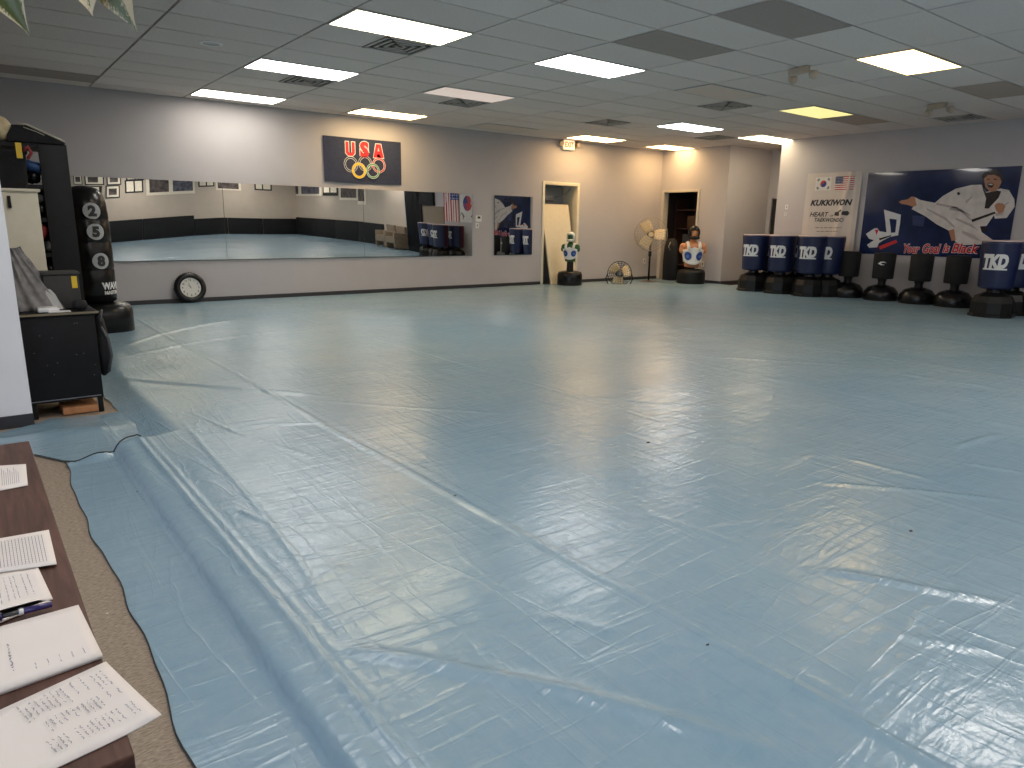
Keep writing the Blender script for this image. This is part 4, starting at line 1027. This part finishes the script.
for i in range(n):
    for j in (0, k): a = i*(k+1)+j; fs.append((a, a+k+1, b0+a+k+1, b0+a))
for i in (0, n):
    for j in range(k): a = i*(k+1)+j; fs.append((a, a+1, b0+a+1, b0+a))
MB().add(vs, fs, blacksoft).build('body', t)
m_ = MB(); m_.tube([(.36+.34*u, 6.176, SZ+bagz(u)+.004) for u in (.2, .35, .5, .7, .9, 1)], .0065, mat('pale_piping', (.5, .46, .36), .6), 6)
m_.tube([(.36+.34*u, 6.176, SZ+bagz(u)-.016) for u in (.3, .5, .65)], .003, mat('pale_piping', (.5, .46, .36), .6), 6); m_.build('piping', t)
tag(MB().ball((.325, 6.24, SZ+.085), (.075, .075, .085), mat('cream_ball', (.62, .5, .3), .5, var=.2, scale=20), 20).build('ball'), 'cream ball on top of the black shelf at the photo edge', 'ball')
# box and clutter on the low cabinet
t = thing('gear_box', 'dark box with a yellow tag standing on the black cabinet', 'box', (.52, 5.72, .7))
MB().box((.42, 5.64, .697), (.625, 5.84, .925), mat('charcoal_box', (.035, .033, .030), .6), .006).build('body', t)
MB().box((.41, 5.63, .925), (.632, 5.85, .945), mat('charcoal_box', (.035, .033, .030), .6), .005).build('lid', t)
MB().box((.580, 5.632, .835), (.612, 5.638, .915), yellowm).build('tag', t)
greyc = mat('grey_cloth', (.24, .23, .23), .8, var=.25, bump=.5, scale=25)
m_ = MB(); vs = []; fs = []; n, k = 30, 16
for i in range(n+1):
    for j in range(k+1):
        u, v = i/n, j/k; x = .205+.30*u*(1-v*.75)+.02*v; z = .70+.40*v; y = 5.60+.13*v+.012*math.sin(u*22+v*3)+.008*math.sin(u*9-v*8)-.03*math.sin(u*math.pi)
        vs.append((x, y, z))
for i in range(n):
    for j in range(k): a = i*(k+1)+j; fs.append((a, a+1, a+k+2, a+k+1))
m_.add(vs, fs, greyc, True); o = m_.build('plastic_bag'); sm = o.modifiers.new('thick', 'SOLIDIFY'); sm.thickness = .05; sm.offset = -1
tag(o, 'crumpled grey bag leaning against the cream cabinet on the black cabinet', 'bag')
m_ = MB(); v_ = [(.42, 5.60, .70), (.50, 5.60, .70), (.455, 5.64, .83), (.425, 5.64, .84)]
m_.add([Vector(v) for v in v_]+[Vector(v)+Vector((.012, .01, 0)) for v in v_], [(0, 1, 2, 3), (7, 6, 5, 4), (0, 4, 5, 1), (1, 5, 6, 2), (2, 6, 7, 3), (3, 7, 4, 0)], mat('pale_paper', (.5, .5, .48), .7)); tag(m_.build('envelope'), 'pale envelope leaning beside the crumpled grey bag', 'envelope')
tag(MB().box((.355, 5.45, .698), (.475, 5.56, .728), white, .008).build('router_box'), 'white flat box on the front of the black cabinet', 'box')
tag(MB().box((.41, 5.42, .698), (.535, 5.50, .703), white).build('paper_sheet'), 'small white paper under the flat box on the black cabinet', 'paper')
soft('sparring_glove', (.60, 5.53, .73), (.045, .05, .03), blacksoft, 'black glove on the right end of the black cabinet top', 'glove')

# ------------------------------------------------------------------ table in the foreground
def woodmat():
    M = mat('walnut_laminate', (.09, .04, .03), .5, var=0, spec=.25); nt = M.node_tree; b = nt.nodes['Principled BSDF']
    tc = nt.nodes.new('ShaderNodeTexCoord'); mp = nt.nodes.new('ShaderNodeMapping'); mp.inputs['Scale'].default_value = (40, 3, 40)
    n = nt.nodes.new('ShaderNodeTexNoise'); n.inputs['Scale'].default_value = 1.5; n.inputs['Detail'].default_value = 8; n.inputs['Distortion'].default_value = 1.2
    r = nt.nodes.new('ShaderNodeValToRGB'); r.color_ramp.elements[0].position = .3; r.color_ramp.elements[1].position = .75
    r.color_ramp.elements[0].color = (.050, .022, .016, 1); r.color_ramp.elements[1].color = (.13, .062, .045, 1)
    nt.links.new(tc.outputs['Object'], mp.inputs[0]); nt.links.new(mp.outputs[0], n.inputs[0]); nt.links.new(n.outputs[0], r.inputs[0]); nt.links.new(r.outputs[0], b.inputs['Base Color'])
    return M
wood = woodmat(); TZ = .74
t = thing('folding_table', 'long dark walnut table with papers at the lower left', 'table', (-.30, 1.44, 0))
MB().box((-.66, .755, TZ-.028), (.082, 2.125, TZ), wood, .003).build('tabletop', t)
MB().box((-.655, .76, TZ-.034), (.079, 2.12, TZ-.028), black).build('edge_band', t)
m_ = MB()
for y in (.84, 2.02): m_.box((-.60, y, TZ-.085), (.04, y+.02, TZ-.035), black)
m_.box((-.6, .84, TZ-.085), (-.58, 2.03, TZ-.035), black); m_.box((.02, .84, TZ-.085), (.04, 2.03, TZ-.035), black); m_.build('apron', t)
for x in (-.58, .01):
    for y in (.87, 1.98): MB().tube([(x, y, 0), (x, y, TZ-.03)], .014, grey, 10).build('leg', t)
def sheet_of(name, px, label, cat, z=.0, th_=.0015, curl=0., M=paperm, col_edge=None):
    q = [atz(x, y, TZ+z) for x, y in px]      # order: left-top, right-top, right-bottom, left-bottom (photo)
    # extend the left side out of frame to a full page
    vs = []; fs = []; n, k = 14, 8
    for i in range(n+1):
        for j in range(k+1):
            u, v = i/n, j/k; a = q[0].lerp(q[1], u); b_ = q[3].lerp(q[2], u); p = a.lerp(b_, v)
            p.z = TZ+z+.001+curl*(max(0, u-.7)/.3)**2*(v**2); vs.append(p)
    for i in range(n):
        for j in range(k): a = i*(k+1)+j; fs.append((a, a+1, a+k+2, a+k+1))
    m_ = MB(); m_.add(vs, fs, M, True); o = m_.build(name); s_ = o.modifiers.new('thick', 'SOLIDIFY'); s_.thickness = th_; s_.offset = 1
    tag(o, label, cat)
    def P(u, v):
        a = q[0].lerp(q[1], u); b_ = q[3].lerp(q[2], u); p = a.lerp(b_, v); p.z = TZ+z+.001+th_+.0006+curl*(max(0, u-.7)/.3)**2*(v**2); return p
    return o, P
def stroke(m_, pts, w=.0006, M=inkm):
    for a, b_ in zip(pts[:-1], pts[1:]):
        d = (b_-a); 
        if d.length < 1e-6: continue
        s_ = d.cross(Vector((0, 0, 1))).normalized()*w; m_.add([a-s_, a+s_, b_+s_, b_-s_], [(0, 1, 2, 3)], M)
def scribble(m_, P, u0, u1, v, amp, w=.0006):
    u = u0; pts = []
    while u < u1:
        pts.append(P(u, v+random.uniform(-amp, amp))); u += .006
        if random.random() < .12: stroke(m_, pts, w); pts = []; u += .012
    stroke(m_, pts, w)
o, P = sheet_of('printed_sheet', [(-40, 469), (26, 465), (28, 486), (-40, 499)], 'small printed paper at the far end of the walnut table', 'paper')
m_ = MB()
for k in range(9): u = .62+.28*k/9; stroke(m_, [P(u, .15+.1*(k % 3)), P(u, .85)], .0004)
m_.build('print', o)
o, P = sheet_of('printed_sheet', [(-60, 550), (49, 531), (57, 565), (-60, 582)], 'paper with a dense printed table, near the middle of the walnut table', 'paper', z=.004)
m_ = MB()
for k in range(16): u = .45+.50*k/16; stroke(m_, [P(u, .12), P(u, .90)], .0004)
for k in range(14): v = .12+.78*k/13; stroke(m_, [P(.45, v), P(.92, v)], .0002)
m_.build('print', o)
o, P = sheet_of('printed_form', [(-60, 584), (38, 568), (53, 600), (-60, 640)], 'folded white form lying under the pen', 'paper', z=.001)
m_ = MB()
for u in (.55, .62, .68, .72, .8, .86): scribble(m_, lambda a, b_: P(b_, a), .15, .75, u, .006, .0004)
m_.build('print', o)
o, P = sheet_of('envelope', [(-60, 628), (38, 602), (52, 603), (-60, 648)], 'white envelope with dark edge below the pen', 'envelope', z=.0005, th_=.002)
# pen
a, b_ = atz(-8, 619, TZ+.010), atz(52, 604, TZ+.010); d = (b_-a)
t = thing('ballpoint_pen', 'dark blue ballpoint pen with white band lying on the papers', 'pen', a.lerp(b_, .5))
penm = mat('pen_blue', (.03, .02, .12), .3)
MB().tube([a+d*.52, b_], .0045, penm, 10).build('barrel', t); MB().tube([a+d*.44, a+d*.52], .005, white, 10).build('band', t)
MB().tube([a+d*.15, a+d*.44], .0032, darkgrey, 10).build('grip', t); MB().tube([a-d*.2, a+d*.16], .0055, penm, 10).build('cap', t)
o, P = sheet_of('notebook', [(-60, 648), (79, 609), (103, 659), (-60, 718)], 'open white notebook page, second nearest on the walnut table', 'notebook', z=.0, th_=.006)
m_ = MB()
for k in range(5): scribble(m_, lambda a_, b2: P(b2, a_), .78, .9, .58+.08*k, .004, .0004)
scribble(m_, lambda a_, b2: P(b2, a_), .35, .8, .44, .01); m_.build('handwriting', o)
o, P = sheet_of('handwritten_sheet', [(-60, 738), (106, 662), (162, 718), (-10, 800)], 'nearest sheet covered in handwriting, overhanging the table edge', 'paper', z=.0015, curl=.004)
m_ = MB()
for k in range(17):
    u = .40+.55*k/17
    for v0, v1 in ((.08+random.random()*.05, .3+random.random()*.08), (.42, .5+random.random()*.12), (.68, .86)):
        if random.random() < .85: scribble(m_, lambda a_, b2: P(b2, a_), v0, v1, u, .007, .0004)
m_.build('handwriting', o)
# scraps on the carpet and floor
for i, (x, y, r, M, lab, n_) in enumerate(((107, 613, .006, white, 'tiny white scrap on the brown carpet strip beside the table', 'paper_scrap'), (455, 503, .012, ink, 'small dark scrap on the long floor seam left of centre', 'debris'), (707, 653, .010, ink, 'small dark scrap on the floor near the bottom right', 'debris'), (137, 491, .008, ink, 'small dark speck on the blue strip near the loose corner', 'debris'), (648, 447, .02, ink, 'small dark scrap in the middle of the blue floor', 'debris'), (910, 537, .016, ink, 'small dark scrap on the floor at the right', 'debris'))):
    p = atz(x, y, .012 if i else .002); zz = float(sheet_h(np.array([p.x]), np.array([p.y]))[0])+.001 if i else .001
    m_ = MB(); m_.add([(p.x-r, p.y, zz), (p.x+r*.2, p.y-r*.5, zz), (p.x+r, p.y+r*.3, zz), (p.x-r*.1, p.y+r*.5, zz), (p.x, p.y, zz+r*.3)], [(0, 1, 4), (1, 2, 4), (2, 3, 4), (3, 0, 4), (3, 2, 1, 0)], M)
    tag(m_.build(n_), lab, 'scrap')

# ------------------------------------------------------------------ hanging plant near the camera
def leafmat():
    M = mat('variegated_leaf', (.12, .16, .03), .4, var=0); nt = M.node_tree; b = nt.nodes['Principled BSDF']
    at = nt.nodes.new('ShaderNodeAttribute'); at.attribute_name = 'edge'
    r = nt.nodes.new('ShaderNodeValToRGB'); r.color_ramp.elements[0].position = .40; r.color_ramp.elements[1].position = .52
    r.color_ramp.elements[0].color = (.075, .095, .016, 1); r.color_ramp.elements[1].color = (.62, .52, .34, 1)
    n = nt.nodes.new('ShaderNodeTexNoise'); n.inputs['Scale'].default_value = 30; a = nt.nodes.new('ShaderNodeMath'); a.operation = 'MULTIPLY_ADD'; a.inputs[1].default_value = .4
    nt.links.new(n.outputs[0], a.inputs[0]); nt.links.new(at.outputs['Fac'], a.inputs[2]); nt.links.new(a.outputs[0], r.inputs[0]); nt.links.new(r.outputs[0], b.inputs['Base Color'])
    return M
leafm = leafmat()
pc = Vector((.36, 2.45, 2.28))
t = thing('hanging_plant', 'green and cream variegated leaves drooping from a pot above the camera', 'plant', pc)
MB().lathe([(.07, -.12), (.11, -.11), (.14, .02), (.145, .03), (.13, .03), (.11, .01), (.0, .0)], mat('pot_plastic', (.5, .48, .42), .5), tuple(pc), 28, cap=False).build('pot', t)
m_ = MB()
for k in range(3): a = 2*math.pi*k/3; m_.tube([pc+Vector((.13*math.cos(a), .13*math.sin(a), .03)), Vector((pc.x, pc.y, H-.2))], .003, grey, 5)
m_.tube([(pc.x, pc.y, H-.2), (pc.x, pc.y, H-.002)], .003, grey, 5); m_.build('hanger', t)
def leaf(base, mid, tip, w, side=0., cream_bias=0., tw=0.):
    base, mid, tip = Vector(base), Vector(mid), Vector(tip); n = 16; k = 6; vs = []; fs = []; ed = []
    for i in range(n+1):
        s_ = i/n; p = base*(1-s_)**2+mid*2*s_*(1-s_)+tip*s_*s_; d = ((mid-base)*(1-s_)+(tip-mid)*s_).normalized()
        sd = d.cross(FW).normalized(); sd = (Matrix.Rotation(tw*s_, 3, d)@sd)
        ww = w*(math.sin(math.pi*min(1, s_*.92+.08))**.7)*(1-s_**4)+.001
        for j in range(k+1):
            q = j/k*2-1; vs.append(p+sd*q*ww+d.cross(sd)*(abs(q)*ww*.35)); ed.append(abs(q-side)*.55+cream_bias*(q+1)/2-.15)
    for i in range(n):
        for j in range(k): a = i*(k+1)+j; fs.append((a, a+1, a+k+2, a+k+1))
    m_ = MB(); m_.add(vs, fs, leafm, True); o = m_.build('leaf', t)
    at = o.data.attributes.new('edge', 'FLOAT', 'POINT'); at.data.foreach_set('value', ed)
def lp(x, y, dist=2.4): d = ray(x, y); return EYE+d*(dist/math.hypot(d.x, d.y))
top = pc+Vector((0, 0, .05))
leaf(lp(-20, -60), lp(-5, -25), lp(31, 37), .060)
leaf(lp(88, -60), lp(82, -20), lp(93, 16), .055, 0, .8)
leaf(lp(100, -70), lp(108, -30), lp(90, 4, 2.42), .03, 0, .2)
leaf(lp(90, -80), lp(112, -20), lp(138, 33), .075, -.2, .62, .5)
leaf(lp(60, -90), lp(20, -90), lp(-30, -20), .03); leaf(lp(70, -100), lp(140, -120), lp(190, -60), .03); leaf(lp(60, -90), lp(40, -60), lp(45, -12), .028)
for i in range(8): a = i*.8; leaf(top, top+Vector((.12*math.cos(a), .12*math.sin(a), .14)), top+Vector((.28*math.cos(a), .28*math.sin(a), .0)), .028, 0, .3)
m_ = MB()
for q in ((-20, -60), (88, -60), (100, -70), (90, -80), (60, -90), (70, -100)): m_.tube([lp(*q), lp(q[0]*.5+35, -100), top], .004, mat('stem_green', (.08, .12, .03), .6), 5)
m_.build('stem', t)

# ------------------------------------------------------------------ what only the mirrors show
padm = mat('black_wall_pad', (.009, .0095, .011), .6, var=.2, spec=.25)
def padrow(a, b_, h_, label, th_=.05):
    a, b_ = Vector(a), Vector(b_)
    tag(MB().box((min(a.x, b_.x), min(a.y, b_.y), .035), (max(a.x, b_.x), max(a.y, b_.y), h_), padm, .01).build('wall_pad'), label, 'wall pad', 'black wall pads at the far end')
def reflect(px, py):   # ray through a mirror pixel, continued into the room
    p = aty(px, py, MIRY-.01); d = (p-EYE).normalized(); n = Vector((0, -1, -dlt(p.x))).normalized(); return p, d-n*2*d.dot(n)
def mry(px, py, Y): p, d = reflect(px, py); return p+d*((Y-p.y)/d.y)
def mrx(px, py, X): p, d = reflect(px, py); return p+d*((X-p.x)/d.x)
xb = mry(191, 225, YF).x
xs_ = np.linspace(xb-6.6, xb, 4)
for i in range(3): padrow((xs_[i]+.01, YF+.004, 0), (xs_[i+1]-.01, YF+.10, 0), .96, 'tall black wall pad on the far wall seen in the mirror, %s' % ('leftmost', 'middle one', 'rightmost before the step')[i])
xs_ = np.linspace(xb, XR-.02, 4)
for i in range(3): padrow((xs_[i]+.01, YF+.004, 0), (xs_[i+1]-.01, YF+.055, 0), .80, 'black wall pad %s of the lower run on the front wall, seen in mirror' % ('first', 'second', 'third')[i])
ys_ = np.linspace(YF+.06, -2.4, 5)
for i in range(4): padrow((XR-.085, ys_[i]+.01, 0), (XR-.008, ys_[i+1]-.01, 0), .88, 'black wall pad %s on the right wall behind the camera, seen in mirror' % ('first', 'second', 'third', 'fourth')[i])
frb = mat('frame_black', (.006, .005, .005), .5); frw = mat('frame_cream', (.82, .74, .60), .5); phm = mat('photo_print', (.08, .06, .055), .5, var=.8, scale=5); phm2 = mat('photo_grey', (.09, .09, .12), .5, var=.8, scale=5)
def pic(cx0, cy0, cx1, cy1, crop, style, label):
    ox, oy, sc = crop; x0, x1 = ox+cx0/sc, ox+cx1/sc; y0, y1 = oy+cy0/sc, oy+cy1/sc
    X_ = (x0+x1)/2
    onback = mrx(X_, y0, XR).y < YF+.3
    f = (lambda x, y: mry(x, y, YF)) if onback else (lambda x, y: mrx(x, y, XR-.006))
    A, B = f(x0, y0), f(x1, y1); zt_, zb_ = max(A.z, B.z), min(A.z, B.z)
    if onback: O = ((A.x+B.x)/2, YF+.003, (zt_+zb_)/2); N = (0, 1, 0); w = abs(A.x-B.x)
    else: O = (XR-.009, (A.y+B.y)/2, (zt_+zb_)/2); N = (-1, 0, 0); w = abs(A.y-B.y)
    h_ = zt_-zb_; T_2 = on_plane(O, N); t = thing('picture_frame', label, 'picture', O, group='framed pictures seen in the mirrors')
    def r(m_, u0, v0, u1, v1, M, w0, w1): m_.prism([(u0, v0), (u1, v0), (u1, v1), (u0, v1)], lambda v: T_2(Vector((v.x, v.y, v.z+w0))), M, w1)
    outer, matc = (frb, frw) if style in 'bd' else (frw, frw)
    m_ = MB(); r(m_, -w/2, -h_/2, w/2, h_/2, outer, 0, .02); m_.build('frame', t)
    bo_ = w*.08
    m_ = MB()
    if style == 'd':
        r(m_, -w/2+bo_, -h_/2+bo_, -bo_/2, h_/2-bo_, frw, .02, .002); r(m_, bo_/2, -h_/2+bo_, w/2-bo_, h_/2-bo_, frw, .02, .002); m_.build('print', t)
    else:
        r(m_, -w/2+bo_, -h_/2+bo_, w/2-bo_, h_/2-bo_, frw, .02, .002); m_.build('mount', t)
        m_ = MB()
        if style == 'b': r(m_, -w*.28, -h_*.25, w*.28, h_*.25, phm, .022, .002)
        elif style == 'w': r(m_, -w*.46, -h_*.36, -w*.02, h_*.4, phm2, .022, .002); r(m_, w*.06, -h_*.36, w*.44, h_*.4, phm, .022, .002)
        else: r(m_, -w*.42, -h_*.36, w*.42, h_*.4, phm, .022, .002)
        m_.build('print', t)
c1 = (60, 160, 8.533); c2 = (100, 170, 7.314); c3 = (220, 170, 7.314); c4 = (340, 170, 7.314)
PI_ = [(80, 120, 165, 210, c1, 'b', 'black-framed photo, leftmost in the mirrored row'), (175, 120, 310, 215, c1, 'b', 'black-framed photo second in the mirrored row'), (320, 122, 455, 215, c1, 'b', 'black-framed photo third in the mirrored row, upper one'),
       (320, 222, 452, 325, c1, 'b', 'black-framed photo third in the mirrored row, lower one'), (178, 222, 308, 325, c1, 'b', 'black-framed photo second in the mirrored row, lower one'), (120, -20, 265, 76, c2, 'd', 'double black frame above another in the left mirror'), (120, 78, 265, 166, c2, 'd', 'double black frame below another in the left mirror'),
       (275, 45, 655, 172, c2, 'w', 'wide cream frame with two group photos in the left mirror'), (670, 20, 795, 122, c2, 'd', 'double black frame right of the wide cream one in the left mirror'), (808, 70, 1035, 152, c2, 's', 'cream-framed wide photo at the first mirror seam'),
       (250, 40, 372, 152, c3, 'd', 'double black frame in the left part of the middle mirror'), (450, 90, 735, 190, c3, 'w', 'wide cream frame with two photos in the middle mirror'), (745, 90, 862, 188, c3, 'd', 'double frame right of the wide one in the middle mirror'),
       (870, 95, 1010, 222, c3, 's', 'cream-framed photo at the right of the middle mirror'), (125, 80, 205, 255, c4, 's', 'cream-framed photo at the second mirror seam')]
for q in PI_: pic(*q)
# black curtain, cork board, flags and benches behind the camera along the right wall
cy0_, cy1_ = mrx(427, 230, XR).y, mrx(411, 230, XR).y
m_ = MB(); n = 60; vs = []; fs = []
for i in range(n+1):
    y = cy1_+(cy0_-cy1_)*i/n
    for j in (0, 1): vs.append((XR-.06-.025*math.sin(i*1.1), y, .04 if j == 0 else H-.03))
for i in range(n): fs.append((2*i, 2*i+1, 2*i+3, 2*i+2))
m_.add(vs, fs, blacksoft, True); o = m_.build('curtain'); tag(o, 'black floor-length curtain on the right wall, seen in the mirror', 'curtain')
sm = o.modifiers.new('thick', 'SOLIDIFY'); sm.thickness = .01
A, B = mrx(427, 206, XR), mrx(446, 225, XR)
tag(MB().box((XR-.10, A.y-.02, A.z+.02), (XR-.01, A.y+.72, H-.02), blacksoft, .01).build('valance'), 'black cloth valance above the notice board, seen in the mirror', 'valance')
tag(MB().box((XR-.03, A.y, B.z-.2), (XR-.002, B.y, A.z), mat('cork', (.25, .2, .15), .9, var=.3, scale=60), .004).build('notice_board'), 'speckled brown notice board on the right wall, seen in mirror', 'notice board')
fz0 = 1.28
for nm, pxa, pxb, lab in (('usa', 445.5, 460.5, 'American flag hung with upright stripes, seen in the right mirror'), ('kor', 461, 474, 'Korean flag hung upright next to the American one, seen in the mirror')):
    a, b_ = mrx(pxa, 220, XR-.03).y, mrx(pxb, 220, XR-.03).y
    y0, y1 = min(a, b_), max(a, b_)
    if nm == 'kor': y1 = y0+.95
    t = thing('wall_flag', lab, 'flag', (XR-.02, (y0+y1)/2, fz0))
    w, h_ = y1-y0, 1.25; T0 = on_plane((XR-.012, y1, fz0), (-1, 0, 0))
    Tf = lambda v: T0(Vector((v.x, v.y, v.z+.012+.008*math.sin(v.x*24+v.y*2))))
    m_ = MB(); decal_rect(m_, 0, 0, w, h_, flagwhite, Tf, 0, 24, 8); m_.build('cloth', t)
    m_ = MB()
    if nm == 'usa': usa(m_, Tf, 0, 0, w, h_, True, 8)
    else: korea(m_, Tf, w/2, h_/2, w, h_, vert=True, base=False)
    m_.build('print', t)
wd = mat('bench_wood', (.22, .17, .12), .6, var=.2)
def bench(x, y, label):
    t = thing('armchair', label, 'armchair', (x, y, .03), group='brown armchairs seen in the mirror')
    MB().box((-.30, -.32, .22), (.30, .30, .46), wd, .03).build('seat', t, True); MB().box((.22, -.32, .4), (.34, .30, .88), wd, .03).build('backrest', t, True)
    for s_ in (-1, 1): MB().box((-.30, s_*.34-.05, .05), (.32, s_*.34+.05, .64), wd, .025).build('armrest', t, True)
    for sx_ in (-.25, .25):
        for s_ in (-.3, .3): MB().box((sx_-.025, s_-.025, 0), (sx_+.025, s_+.025, .23), wd).build('leg', t, True)
    return t
b0_ = bench(13.38, -.80, 'brown armchair nearer the curtain, seen in the right mirror')
dup(b0_, (13.38, -1.62, .03), 0, 'brown armchair farther from the curtain, seen in the right mirror')
